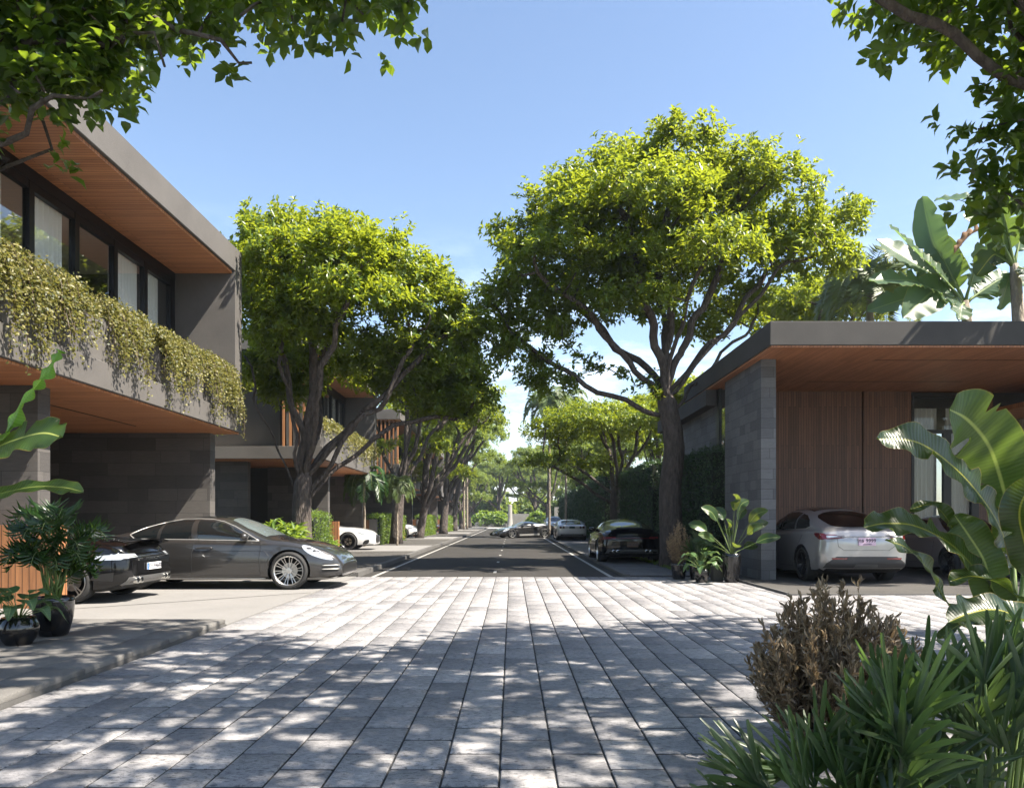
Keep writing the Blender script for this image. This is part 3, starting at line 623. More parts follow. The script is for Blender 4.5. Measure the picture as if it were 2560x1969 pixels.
far_specs = [(t4, -6.3, 84, .95, 40, 'fifth tree along the left pavement in hazy distance'), (t4, -6.5, 99, .8, 130, 'slender hazy tree on the left beside two thin palm trunks'), (t4, -6.2, 114, .85, 200, 'hazy tree on the left pavement just before the cross street'),
             (t5, 7.6, 60, .74, 75, 'tree over the dark hedge behind the silver coupe'), (t4, 7.2, 76, .85, 260, 'tree on the right leaning over the white car'), (t5, -7.0, 140, .85, 100, 'first tree beyond the cross street on the left'),
             (t4, 4.6, 139, 1.2, 170, 'tree beyond the cross street behind the pale wall'), (t5, -2.5, 152, 1.15, 20, 'tree closing the end of the road behind the pale pillar'), (t4, 10.5, 124, 1.0, 310, 'tree beyond the pale wall at the right end of the street'),
             (t5, 12.5, 92, 1.0, 220, 'tall tree behind the far right garden hedge'), (t4, -12.5, 150, 1.15, 15, 'tree far left beyond the cross street'), (t5, 16, 150, 1.2, 70, 'tree far right beyond the cross street'), (t4, 3.5, 170, 1.2, 120, 'farthest tree seen straight down the road'),
             (t5, -6, 178, 1.2, 240, 'second farthest tree left of the road axis')]
for src, x, yy, sc, rz, lb in far_specs:
    c = copytree(src); c.location = (x, yy, 0); c.scale = (sc, sc, sc); c.rotation_euler = (0, 0, R(rz)); c['label'] = lb
# trees standing behind the houses
tb = mid_tree('tree showing yellow-green behind the roof of the carport house', (13.2, 33.0, 0), 12.2, 3.8, 5.5, 36, 0, .25, 3600, .26, 5, mat=leaf_tree)
for x, yy, sc, rz, lb in ((-17.5, 34, .86, 50, 'tree behind the second villa, seen through the branches'), (-17.5, 53, .8, 150, 'tree behind the third villa'), (17.8, 42, .9, 90, 'tree behind the tall banana plant over the roof'), (9.2, 50, .72, 200, 'tree behind the right-hand hedge wall, above the low rounded tree')):
    c = copytree(tb); c.location = (x, yy, 0); c.scale = (sc, sc, sc); c.rotation_euler = (0, 0, R(rz)); c['label'] = lb
# ---- the two trees whose branches hang into the top of the picture
yl = 6.6
bn = lambda px, py, rx, ry, rz, dy=0, bx=-6.0, Yd=6.6: bl(px, py, rx, ry, rz, dy, Yd, bx)
B = [bn(230, 50, .5, .5, .3), bn(130, 180, .6, .5, .35, -.1), bn(60, 60, .7, .6, .5), bn(200, 230, .22, .22, .16, -.2), bn(235, 205, .22, .3, .16, .1), bn(430, 8, .45, .4, .14), bn(620, 12, .35, .4, .13), bn(770, 12, .42, .4, .15), bn(700, 55, .26, .3, .10, -.1), bn(850, 35, .2, .25, .12), bn(560, 45, .25, .3, .1, .1),
     bn(960, -20, .3, .3, .10), bn(60, 270, .25, .3, .14, -.5), bn(20, 330, .2, .2, .14, -.5),
     bn(350, -180, 1.3, 1.3, .35, .2), bn(800, -150, 1.1, 1.2, .4, .3), bn(-200, -100, 1.4, 1.6, .7, -.3), bn(0, -260, 1.8, 2.0, .6, .3), bn(-300, 100, .8, 1.2, .7)]
lb_ = lambda s, c, e, a, b, bx=-6.0, Yd=6.6: lm(s, c, e, a, b, Yd, bx)
LM = [lb_(0, (0, 330), (190, 130), .0, 0), lb_(0, (60, 160), (260, 30), 0, 0), lb_(0, (200, -330), (700, -70), .1, 0), lb_(0, (450, -330), (880, -70), .2, 0), lb_(0, (-150, 0), (0, -260), 0, .3), lb_(0, (0, 250), (230, 240), -.1, -.1),
      lb_(0, (-150, 300), (40, 300), -.3, -.5), lb_(0, (-300, 200), (-300, 0), -.2, -.3)]
B = B[:5]*2+B[5:]
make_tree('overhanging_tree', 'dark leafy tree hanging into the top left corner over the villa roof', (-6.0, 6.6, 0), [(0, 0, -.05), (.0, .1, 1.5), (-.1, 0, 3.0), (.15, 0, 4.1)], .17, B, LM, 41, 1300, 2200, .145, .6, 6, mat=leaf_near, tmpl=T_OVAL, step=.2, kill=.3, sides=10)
bm_ = lambda px, py, rx, ry, rz, dy=0: bn(px, py, rx, ry, rz, dy, 6.0)
B = [bm_(2300, 30, .35, .4, .12), bm_(2460, 30, .32, .4, .16), bm_(2240, 25, .18, .2, .08), bm_(2600, 150, .28, .4, .3), bm_(2500, 270, .18, .25, .18, -.1), bm_(2480, 380, .22, .25, .16), bm_(2610, 340, .25, .3, .26), bm_(2470, 460, .18, .25, .15, .1), bm_(2610, 470, .28, .35, .26),
     bm_(2480, -80, .8, 1.0, .4), bm_(2820, 60, .7, 1.0, .6), bm_(2850, 380, .6, .8, .6)]
# canopy high over the forecourt, above the frame, that dapples the paving
for i, (x, y_, z, r) in enumerate(((4.3, 5.3, 7.3, 1.3), (2.4, 5.6, 7.6, 1.3), (3.4, 3.2, 7.2, 1.5), (5.6, 3.6, 7.6, 1.5), (1.2, 3.6, 7.6, 1.3), (7.4, 5.6, 7.4, 1.4), (6.6, 1.8, 7.0, 1.5), (4.4, .9, 7.0, 1.4), (8.8, 3.6, 7.0, 1.4), (2.4, 1.3, 7.2, 1.3), (7.6, 7.6, 7.2, 1.2), (9.0, 7.0, 6.4, 1.2), (5.8, 6.9, 7.9, 1.0), (.1, 6.2, 8.0, 1.2), (-1.3, 4.9, 8.1, 1.2), (-.4, 3.0, 8.0, 1.1), (1.4, 6.7, 8.1, 1.0))):
    B.append((x-6.0, y_-6.6, z, r, r, .5))
lr = lambda c, e, a, b: lb_(0, c, e, a, b, 6.0)
LM = [lr((2560, 100), (2300, 30), 0, 0), lr((2680, 350), (2470, 380), 0, 0), lr((2700, 200), (2500, 40), .2, 0), lr((2700, 450), (2540, 450), .1, 0)]
for x, y_, z in ((-1.6, -1.2, 7.3), (-3.5, -1.0, 7.5), (-2.6, -3.3, 7.2), (-.3, -2.9, 7.5), (-4.7, -2.9, 7.6), (1.5, -.9, 7.3), (.6, -4.7, 7.0), (-1.6, -5.6, 7), (2.8, -3, 7), (-3.6, -5.2, 7.1), (1.6, 1.0, 7.1), (-5.9, -.4, 7.7), (-7.0, -1.8, 7.8), (-6.2, -3.4, 7.7)):
    LM.append((0, (x*.35, y_*.35, 6.3), (x, y_, z)))
B = B[:9]+B[9:]
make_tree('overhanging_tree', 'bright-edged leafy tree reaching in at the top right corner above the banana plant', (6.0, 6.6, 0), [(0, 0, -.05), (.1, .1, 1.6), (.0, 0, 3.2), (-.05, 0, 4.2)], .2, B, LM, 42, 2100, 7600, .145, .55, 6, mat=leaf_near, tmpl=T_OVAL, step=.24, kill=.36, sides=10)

# ---- palms
def frond(rng, base, az, el, Lf, droop, leaflet, n=26, w=.03, hang=.6):
    """one feather-palm frond: rachis points and leaflet arrays"""
    d = np.array([math.cos(az)*math.cos(el), math.sin(az)*math.cos(el), math.sin(el)]); p = np.array(base, float); pts = [p.copy()]; P = []; D = []; N = []; Ln = []
    m = 14
    for i in range(m):
        d = norm(d + np.array([0, 0, -droop*(i+1)/m])); p = p+d*Lf/m; pts.append(p.copy())
    pts = np.array(pts)
    for i in range(n):
        s = .12+.88*i/(n-1); q = s*m; j = min(int(q), m-1); c = pts[j]+(pts[j+1]-pts[j])*(q-j); t = norm(pts[j+1]-pts[j]); sd = norm(np.cross(t, [0, 0, 1.0])+1e-6)
        for sg in (-1, 1):
            P.append(c); D.append(t*.55+sd*sg*.8+np.array([0, 0, -hang*rng.uniform(.5, 1.2)+.15])); N.append(np.cross(t, sd)*1.0+rng.normal(0, .2, 3)); Ln.append(leaflet*(math.sin(PI*min(1, .25+.75*s)))**.6*rng.uniform(.85, 1.1)+.03)
    return pts, P, D, N, Ln
def palm(name, label, loc, H, r, nf, Lf, leaflet, seed, droop=.55, el=(.1, 1.3), mat=None, w=.035, lean=(0, 0), nl=26, group=None, tr_mat=None, hang=.6):
    rng = np.random.default_rng(seed); t = empty(name, label, 'palm', loc, 0, group)
    k = 14; pts = [(lean[0]*(i/k)**2, lean[1]*(i/k)**2, H*i/k-.03) for i in range(k+1)]
    MB().tube(pts, [r*(1.25-.4*i/k) for i in range(k+1)], 9).build('trunk', tr_mat or bark_far, t, True)
    top = np.array(pts[-1]); W = MB(); P = []; D = []; N = []; Ln = []
    for i in range(nf):
        a = i*2.399+rng.uniform(-.2, .2); e = el[0]+(el[1]-el[0])*(i+.5)/nf; q, p_, d_, n_, l_ = frond(rng, top, a, e, Lf*rng.uniform(.85, 1.1), droop, leaflet, nl, hang=hang)
        W.tube(q, [.022*(1-.8*j/(len(q)-1)) for j in range(len(q))], 4); P += p_; D += d_; N += n_; Ln += l_
    W.build('frond_ribs', stem_g, t, True)
    link('fronds', leaf_mesh('fronds', P, D, N, np.array(Ln), w), mat or leaf_palm, t); return t
palm('palm_tree', 'feathery palm rising above the low rounded tree on the right of the road', (2.75, 56, 0), 9.7, .08, 26, 2.9, .62, 51, nl=30, w=.07)
palm('palm_tree', 'second feathery palm just right of the one over the low rounded tree', (4.1, 58, 0), 9.9, .08, 22, 2.8, .6, 52, nl=28, w=.07)
palm('palm_tree', 'palm standing behind the carport roof left of the tall banana plant', (12.6, 27, 0), 9.3, .14, 26, 2.6, .65, 53, nl=36, w=.035, hang=.3, el=(.2, 1.4))
palm('palm_tree', 'palm behind the carport roof with drooping fronds beside the big tree limb', (9.6, 27, 0), 6.5, .13, 20, 2.6, .7, 54, nl=34, w=.035, hang=.4)
palm('palm_tree', 'small palm with drooping leaves standing before the leaning left tree', (-5.55, 37.3, 0), 3.1, .045, 18, 1.35, .42, 55, droop=.75, nl=24, w=.045, hang=.9)
palm('palm_tree', 'palm nestled in shade between second villa and leaning tree', (-6.9, 36, 0), 3.2, .06, 14, 1.9, .5, 56, droop=.8, nl=24, w=.045, mat=leaf_dark)
for i, (x, yy, hh) in enumerate(((-5.7, 92, 9.5), (-5.45, 94, 9.8))):
    palm('palm_tree', ['thin-stemmed palm at far left pavement edge, nearer of a pair', 'thin-stemmed palm at far left pavement edge, farther of a pair'][i], (x, yy, 0), hh, .12, 12, 2.4, .6, 57+i, nl=16, w=.1)

palm('palm_tree', 'added palm off the right margin in front of the carport roof, its fronds shading the fascia', (12.3, 14.9, 0), 8.3, .15, 18, 2.5, .7, 71, nl=30, w=.06)  # palm added beside the frame to throw frond shadow on the fascia
palm('palm_tree', 'second added palm farther right by the carport roof edge, mostly out of the picture, shading the fascia', (15.4, 15.0, 0), 8.6, .15, 18, 2.6, .7, 72, nl=30, w=.06)  # another added palm, set there for its shadow on the fascia
c = copytree(tb); c.location = (-9.9, 23.9, 0); c.scale = (.62, .62, .56); c.rotation_euler = (0, 0, R(33)); c['label'] = 'shaded tree in the gap between the first and second villas'
# ---- hedges and clipped climbers
def hedge(label, x0, x1, y0, y1, z1, n, mat, seed, L0=.07, w=.5, cat='hedge', jig=.06):
    rng = np.random.default_rng(seed); t = empty('hedge', label, cat, ((x0+x1)/2, (y0+y1)/2, 0)); hx, hy = (x1-x0)/2, (y1-y0)/2
    MB().box(-hx+.06, hx-.06, -hy+.06, hy-.06, 0, z1-.08).build('twigs', simple('hedge_core', (.01, .016, .008), .95) if 'hedge_core' not in MATS else MATS['hedge_core'], t)
    ar = np.array([hy*2*z1, hy*2*z1, hx*2*z1, hx*2*z1, hx*hy*4]); fc = rng.choice(5, n, p=ar/ar.sum()); u = rng.uniform(-1, 1, (n, 2)); zz = rng.uniform(0, z1, n); P = np.zeros((n, 3)); N = np.zeros((n, 3))
    for f_, (nx, ny, nzv) in enumerate(((1, 0, 0), (-1, 0, 0), (0, 1, 0), (0, -1, 0), (0, 0, 1))):
        m = fc == f_; N[m] = (nx, ny, nzv)
        P[m, 0] = nx*hx if nx else u[m, 0]*hx; P[m, 1] = ny*hy if ny else u[m, 1]*hy; P[m, 2] = z1 if nzv else zz[m]
    P += rng.normal(0, jig, (n, 3)); D = N*.5+rng.normal(0, .6, (n, 3))+np.array([0, 0, .25]); N = N+rng.normal(0, .5, (n, 3))
    P[:, 2] = np.abs(P[:, 2])
    link('foliage', leaf_mesh('foliage', P, D, N, L0*rng.uniform(.7, 1.3, n), L0*w), mat, t); return t
hedge('dark clipped hedge against the stone side wall behind the big right tree', 5.25, 5.66, 20.2, 27.5, 3.2, 15000, leaf_hedge, 61, .085)
hedge('dark clipped hedge on the right behind the black coupe', 5.2, 5.66, 28.6, 37.2, 3.5, 12000, leaf_hedge, 62, .10)
hedge('dark leafy hedge on the right beside the silver coupe', 5.25, 6.3, 43.5, 60, 3.9, 12000, leaf_hedge, 63, .14)
hedge('far dark hedge on the right behind the white car', 5.9, 7.0, 61, 96, 4.1, 9000, leaf_hedge, 64, .2)
hedge('leafy climber on the low wall between the first left tree and the timber gate', -6.95, -6.45, 25.2, 27.4, 1.5, 4500, leaf_green, 65, .07)
hedge('bright climbing hedge around the leaning tree on the left pavement', -7.1, -6.5, 37.9, 46.5, 1.5, 8000, leaf_green, 66, .10)
hedge('climbing hedge before the third villa on the left', -7.1, -6.5, 56.8, 65.5, 1.55, 5000, leaf_green, 67, .13)
hedge('climbing hedge before the fourth villa on the left', -7.1, -6.5, 75.4, 84, 1.6, 3500, leaf_green, 68, .17)
for i, (x, yy, sc, rz) in enumerate([(-46, 172, 1.3, 10), (-36, 180, 1.2, 80), (-27, 170, 1.25, 150), (-18, 182, 1.2, 230), (-11, 168, 1.1, 300), (10, 176, 1.15, 40), (18, 166, 1.2, 110), (27, 178, 1.3, 190), (37, 170, 1.2, 260), (47, 180, 1.3, 330), (-4, 196, 1.4, 60), (6, 200, 1.4, 140), (-24, 200, 1.5, 220), (24, 200, 1.5, 20)]):
    c = copytree(t5 if i % 2 else t4); c.location = (x, yy, 0); c.scale = (sc, sc, sc*.9); c.rotation_euler = (0, 0, R(rz)); c['label'] = 'hazy distant tree, '+['outermost on the left', 'second from the left end', 'third from the left end', 'fourth from the left, nearer the road', 'just left of the street end', 'just right of the street end', 'second right of the street end', 'third right of the street end', 'fourth right of the street end', 'outermost on the right', 'tall one rearmost behind the pale pillar', 'tall one rearmost right of the pillar', 'tall rear one far left', 'tall rear one far right'][i]; c['group'] = 'trees of the far backdrop'
for x, yy, sc, rz, lb in ((8.2, 31.5, .72, 60, 'tree over the dark hedge just left of the big right tree trunk'), (8.6, 44.5, .85, 170, 'tree over the hedge behind the stone street pier'), (10.0, 72, 1.0, 10, 'tree over the far right hedge')):
    c = copytree(tb); c.location = (x, yy, 0); c.scale = (sc, sc, sc*.85); c.rotation_euler = (0, 0, R(rz)); c['label'] = lb
rngp = np.random.default_rng(5)
n = 2600; P = np.c_[rngp.uniform(5.0-.9, 5.2, n), rngp.uniform(19.2, 30, n), np.full(n, .04)]
P = P[(P[:, 0]-4.5)**2+(P[:, 1]-21.6)**2 > .2]
o = link('grass', leaf_mesh('grass', P, rngp.normal(0, .35, (len(P), 3))+np.array([0, 0, 1]), rngp.normal(0, 1, (len(P), 3)), rngp.uniform(.04, .11, len(P)), .012), leaf_green); o['kind'] = 'stuff'

# ---- balcony vines: trailing strands over the parapet
def vines(label, y0, y1, oy, n, per, L0, seed, prof):
    rng = np.random.default_rng(seed); P = []; D = []; N = []
    t = empty('balcony_vine', label, 'vine', (-6.6, oy+(y0+y1)/2, 4.6)); W = MB()
    for i in range(n):
        y = rng.uniform(y0, y1)
        if oy == 0 and (11.9 < y < 12.6 or 13.9 < y < 14.45 or 16.15 < y < 16.45): continue
        l = prof(y)*rng.uniform(.25, 1.12)*(1+.35*math.sin(y*9.1)); x = -6.6-rng.uniform(.0, .42); out = rng.uniform(.02, .26) if x > -6.8 else rng.uniform(-.05, .1); z = 4.62+rng.uniform(0, .38)
        p = np.array([x, y, z]); v = np.array([out*1.2, rng.normal(0, .15), .35]); pts = [p.copy()]; st = .035; m = int(max(l, .18)/st)
        for j in range(m):
            v = v*.90+np.array([.10*(1 if p[0] < -6.55+out else -.15), rng.normal(0, .14), -.34 if p[0] > -6.63 else -.05]); v *= 1/max(1, np.linalg.norm(v)); p = p+v*st
            if p[0] < -6.60 and p[2] < 4.66: p[2] = 4.66
            if p[0] < -6.56 and p[2] < 4.6: p[0] = -6.55
            pts.append(p.copy())
        pts = np.array(pts)-np.array([-6.6, (y0+y1)/2, 4.6])
        if i % 5 == 0: W.tube(pts[::3] if len(pts) > 6 else pts, .004, 3, False)
        q = pts[rng.integers(0, len(pts), per*max(1, len(pts)//14))]; P.append(q+rng.normal(0, .03, q.shape))
    P = np.vstack(P); k = len(P); D = rng.normal(0, .6, (k, 3))+np.array([.3, 0, -.35]); N = rng.normal(0, .5, (k, 3))+np.array([.7, 0, .6])
    W.build('stem_bundle', stem_b, t); link('foliage', leaf_mesh('foliage', P, D, N, L0*rng.uniform(.6, 1.3, k), L0*.85), leaf_vine, t); return t
def prof1(y):
    g = 0.0
    for c, w_, h in ((8.6, 1.3, .8), (10.3, .8, 1.0), (11.45, .55, .8), (12.9, .5, .95), (13.5, .35, .9), (14.75, .35, .9), (15.6, .7, .75), (16.9, .5, 1.0), (17.9, .55, 1.15)): g = max(g, h*max(0, 1-((y-c)/w_)**2)**.5)
    return .10+g*1.15
vines('olive and gold vines trailing over the balcony of the nearest villa', 8.2, 18.2, 0, 2100, 18, .05, 71, prof1)
vines('sunlit golden vines on the balcony of the second villa', 8.2, 18.6, 18.7, 420, 10, .085, 72, lambda y: .3+.9*abs(math.sin(y*1.7)))
vines('vines on the balcony of the third villa', 8.2, 18.6, 37.4, 160, 8, .12, 73, lambda y: .3+.8*abs(math.sin(y*1.3)))
# ================================================================ cars
def paint(name, col, metal=.5, rough=.32):
    t = NT(name); b = t.b; b.inputs['Base Color'].default_value = (*col, 1); b.inputs['Metallic'].default_value = metal; b.inputs['Roughness'].default_value = rough
    b.inputs['Coat Weight'].default_value = 1; b.inputs['Coat Roughness'].default_value = .04
    return t.m
tyre_m = simple('tyre_rubber', (.018, .018, .018), .8)
rim_silver = simple('rim_silver', (.55, .54, .52), .28, .9)
rim_dark = simple('rim_dark', (.05, .05, .052), .3, .8)
carglass = simple('car_glass', (.008, .010, .011), .03, 0, .0, .9)
carglass_lit = simple('car_glass_lit', (.10, .12, .12), .05, 0, 0, .9)  # paler copy of the car glass, light on the pane put into its colour
well_m = simple('wheel_well', (.006, .006, .006), .9)
trim_m = simple('black_trim', (.012, .012, .012), .45)
chrome_m = simple('chrome_trim', (.6, .6, .58), .15, 1)
lamp_clear = simple('headlight_lens', (.50, .53, .56), .06, .3, 1)
lamp_red = simple('tail_lens', (.13, .005, .007), .1, 0, 1)
beige_m = simple('cabin_beige', (.50, .42, .30), .7)
plate_w = simple('plate_white', (.75, .75, .75), .4); plate_b = simple('plate_blue', (.03, .15, .5), .4); plate_p = simple('plate_pink', (.70, .50, .62), .4); ink_m = simple('plate_ink', (.01, .01, .03), .5)
def curve(pts, xs):
    """smooth monotone-ish interpolation of (x, v) points"""
    p = np.array(sorted(pts), float); x, v = p[:, 0], p[:, 1]; h = np.diff(x); d = np.diff(v)/h; m = np.zeros(len(x)); m[0], m[-1] = d[0], d[-1]
    for i in range(1, len(x)-1): m[i] = 0 if d[i-1]*d[i] < 0 else (d[i-1]*h[i]+d[i]*h[i-1])/(h[i]+h[i-1])
    xs = np.clip(xs, x[0], x[-1]); i = np.clip(np.searchsorted(x, xs)-1, 0, len(h)-1); t = (xs-x[i])/h[i]
    return (2*t**3-3*t**2+1)*v[i]+(t**3-2*t**2+t)*h[i]*m[i]+(-2*t**3+3*t**2)*v[i+1]+(t**3-t**2)*h[i]*m[i+1]
class Car:
    """body grown from profile curves (x from the tail, 0, to the nose, L); +x forward, y left"""
    def __init__(s, name, label, cat, c, mat, loc, rz, group=None):
        s.c = c; s.L, s.W = c['L'], c['W']; s.root = empty(name, label, cat, loc, rz, group); s.mat = mat; Ln = s.L
        xs = np.unique(np.r_[np.linspace(0, .5, 12), np.linspace(.5, Ln-.6, 60), np.linspace(Ln-.6, Ln, 16)]); zt = curve(c['top'], xs); zb = np.minimum(curve(c['belt'], xs), zt-.012); z0 = curve(c['bot'], xs)
        hw = s.W/2*curve(c['plan'], xs); n_up = 13; rings = []
        fl = np.zeros_like(xs)
        for wx in c['wheels']: fl += np.exp(-((xs-wx)/.42)**2)*c.get('flare', .035)
        gb = c.get('gb', .93); ex = c.get('ex', 2.35)
        for i, x in enumerate(xs):
            w, a, b_, t_ = hw[i], z0[i], zb[i], zt[i]; hgt = b_-a; w2 = w+fl[i]
            low = [(0, a), (.5*w, a), (.86*w, a+.01), (.955*w2, a+.05*hgt+.02), (.978*w2, a+.16*hgt), (.995*w2, a+.34*hgt), (1.0*w2, a+.50*hgt), (.992*w2, a+.64*hgt), (.982*w, a+.74*hgt), (.974*w, a+.82*hgt), (.968*w, a+.90*hgt), (.95*w, a+.965*hgt), (gb*w, b_)]
            up = []; rise = t_-b_; e = ex if rise > .12 else 2.0+(ex-2.0)*max(0, rise)/.12
            for j in range(1, n_up+1):
                th = (PI/2)*(j/n_up); up.append((gb*w*max(0, math.cos(th))**(2/e), b_+rise*math.sin(th)**(2/e)))
            rings.append([(x, p, q) for p, q in low+up])
        # round the two ends off
        def ends(r, sx, dx):
            out = []; zc = sum(p[2] for p in r)/len(r)*.9+.03
            for f, d in ((.975, .018), (.92, .038), (.8, .055), (.5, .068), (.2, .072)):
                out.append([(r[0][0]+sx*d*dx, p[1]*f, zc+(p[2]-zc)*f) for p in r])
            return out
        rings = ends(rings[0], -1, c.get('bulge', 1))[::-1]+rings+ends(rings[-1], 1, c.get('bulge', 1))
        V = []; F = []; m = len(rings[0]); full = 2*m-2
        for r in rings:
            V += [(p[0]-Ln/2, p[1], p[2]) for p in r]+[(p[0]-Ln/2, -p[1], p[2]) for p in r[-2:0:-1]]
        for i in range(len(rings)-1):
            for j in range(full):
                a = i*full+j; b = i*full+(j+1) % full; F.append((a, a+full, b+full, b))
        F.append(tuple(range(full))); F.append(tuple((len(rings)-1)*full+j for j in range(full))[::-1])
        me = bpy.data.meshes.new('body'); me.from_pydata(V, [], F); me.update()
        bm = bmesh.new(); bm.from_mesh(me); bmesh.ops.recalc_face_normals(bm, faces=bm.faces); bm.to_mesh(me)
        s.bvh = BVHTree.FromBMesh(bm); bm.free()
        # wheel arches
        body = link('body', me, [mat, well_m], s.root)
        r = c['r']; ra = r+c.get('gap', .045); cut = MB(); cuts = []
        for wx in c['wheels']:
            for sg in (-1, 1):
                cy_ = sg*(s.W/2-.16); seg = 40; n0 = len(cut.v)
                for yy in (cy_-.19, cy_+.30) if sg > 0 else (cy_-.30, cy_+.19):
                    for q in range(seg): a = 2*PI*q/seg; cut.v.append((wx-Ln/2+ra*math.cos(a), yy, r+ra*math.sin(a)))
                for q in range(seg): cut.f.append((n0+q, n0+(q+1) % seg, n0+seg+(q+1) % seg, n0+seg+q))
                cut.f.append(tuple(n0+q for q in range(seg))[::-1]); cut.f.append(tuple(n0+seg+q for q in range(seg))); cuts.append((wx-Ln/2, sg))
        co = link('cutter', cut.mesh(), None); bmx = bmesh.new(); bmx.from_mesh(co.data); bmesh.ops.recalc_face_normals(bmx, faces=bmx.faces); bmx.to_mesh(co.data); bmx.free()
        co.data.materials.append(mat)
        md = body.modifiers.new('arch', 'BOOLEAN'); md.operation = 'DIFFERENCE'; md.object = co; md.solver = 'EXACT'
        body_mx, root_mx = body.matrix_world.copy(), s.root.matrix_world.copy()
        s.root.location = (0, 0, 0); s.root.rotation_euler = (0, 0, 0); bpy.context.view_layer.update()
        dg = bpy.context.evaluated_depsgraph_get(); nm = bpy.data.meshes.new_from_object(body.evaluated_get(dg)); body.modifiers.clear(); body.data = nm
        s.root.location = loc; s.root.rotation_euler = (0, 0, rz); bpy.data.objects.remove(co)
        nm.materials.clear(); nm.materials.append(mat); nm.materials.append(well_m)
        for p in nm.polygons:
            cx, cy2, cz = p.center; p.material_index = 0
            for wx, sg in cuts:
                d = math.hypot(cx-wx, cz-r)
                if d < ra+.012 and abs(cy2) < s.W/2*1.03 and (abs(d-ra) < .012 and abs((cx-wx)*p.normal.x+(cz-r)*p.normal.z) > .7*d or abs(abs(cy2)-(s.W/2-.35)) < .01 and d < ra): p.material_index = 1
            if cz < .30 and p.normal.z < -.8: p.material_index = 1
        nm.shade_smooth(); nm.set_sharp_from_angle(angle=R(42)); s.body = body
        for wx in c['wheels']:
            for sg in (-1, 1): s.wheel(wx-Ln/2, sg)
    def wheel(s, x, sg):
        r, tw, c = s.c['r'], s.c.get('tw', .23), s.c; rr = r*c.get('rimf', .76); y = sg*(s.W/2-tw*.5+.005)
        w = empty('wheel', None, None); del_keys(w); w.parent = s.root; w.location = (x, y, r)
        h = tw/2; T = MB().lathe([(rr, -h*.85), (rr+.01, -h), (r-.035, -h), (r-.008, -h*.8), (r, -h*.5), (r, h*.5), (r-.008, h*.8), (r-.035, h), (rr+.01, h), (rr, h*.85), (rr, -h*.85)], 40, axis='y').build('tyre', tyre_m, w, True)
        m = c.get('rim', rim_silver); k = MB().lathe([(rr+.004, h*.86*sg), (rr-.012, h*.93*sg), (rr-.022, h*.80*sg), (rr-.028, -h*.6*sg), (.0, -h*.55*sg)] if sg > 0 else [(.0, -h*.55*sg), (rr-.028, -h*.6*sg), (rr-.022, h*.80*sg), (rr-.012, h*.93*sg), (rr+.004, h*.86*sg)], 40, axis='y')
        k.build('rim', rim_dark, w, True)
        sp = MB(); ns = c.get('spokes', 10)
        for i in range(ns):
            for off in ((-.07, .07) if c.get('twin', 1) else (0,)):
                a = 2*PI*i/ns+.13; a2 = a+off*(1.6 if c.get('twin', 1) else 1)
                p0 = (.045*math.cos(a), sg*h*.50, .045*math.sin(a)); p1 = (rr*.55*math.cos(a2), sg*h*.66, rr*.55*math.sin(a2)); p2 = (rr*.97*math.cos(a2), sg*h*.84, rr*.97*math.sin(a2))
                sp.tube([p0, p1, p2], c.get('spr', .0085), 4)
        a = [(rr+.003, sg*h*.87), (rr-.010, sg*h*.945), (rr-.024, sg*h*.85), (rr-.03, sg*h*.6)]
        sp.lathe(a, 40, axis='y'); sp.lathe([(.06, sg*h*.42), (.058, sg*h*.62), (0.001, sg*h*.64)], 16, axis='y'); sp.build('spokes', m, w, False)
        MB().lathe([(.15, sg*h*.12), (.15, sg*h*.2), (.02, sg*h*.2)], 24, axis='y').build('brake_disc', rim_silver if c.get('disc', 1) else rim_dark, w)
    def hit(s, a, b, ax, off):
        Ln = s.L
        if ax in 'LR':
            sg = 1 if ax == 'L' else -1; o = Vector((a-Ln/2, sg*3, b)); d = Vector((0, -sg, 0))
        elif ax == 'T': o = Vector((a-Ln/2, b, 4)); d = Vector((0, 0, -1))
        elif ax == 'F': o = Vector((6, a, b)); d = Vector((-1, 0, 0))
        else: o = Vector((-6, a, b)); d = Vector((1, 0, 0))
        p, n, _, _ = s.bvh.ray_cast(o, d)
        if p is None:
            p, n, _, _ = s.bvh.find_nearest(o+d*(3 if ax in 'LR' else (4-s.c['belt'][0][1] if ax == 'T' else 6-Ln/2)))
        if n.dot(d) > 0: n = -n
        return p+n*off
    def patch(s, name, outline, ax, mat, off=.006, cell=.05, parent=None, smooth_n=2, th=0):
        pts = [Vector((a, b, 0)) for a, b in outline]
        bm = bmesh.new(); vs_ = [bm.verts.new(p) for p in pts]; bm.faces.new(vs_)
        lo = [min(p[i] for p in pts) for i in (0, 1)]; hi = [max(p[i] for p in pts) for i in (0, 1)]
        for i in (0, 1):
            v = lo[i]+cell
            while v < hi[i]:
                co = Vector((0, 0, 0)); co[i] = v; no = Vector((0, 0, 0)); no[i] = 1
                bmesh.ops.bisect_plane(bm, geom=bm.verts[:]+bm.edges[:]+bm.faces[:], plane_co=co, plane_no=no, dist=1e-5); v += cell
        for v in bm.verts: v.co = s.hit(v.co.x, v.co.y, ax, off)
        bmesh.ops.recalc_face_normals(bm, faces=bm.faces)
        out = Vector({'L': (0, 1, 0), 'R': (0, -1, 0), 'T': (0, 0, 1), 'F': (1, 0, 0), 'B': (-1, 0, 0)}[ax])
        if sum((f.normal.dot(out) for f in bm.faces)) < 0: bmesh.ops.reverse_faces(bm, faces=bm.faces)
        me = bpy.data.meshes.new(name); bm.to_mesh(me); bm.free()
        return link(name, me, mat, parent or s.root, True)
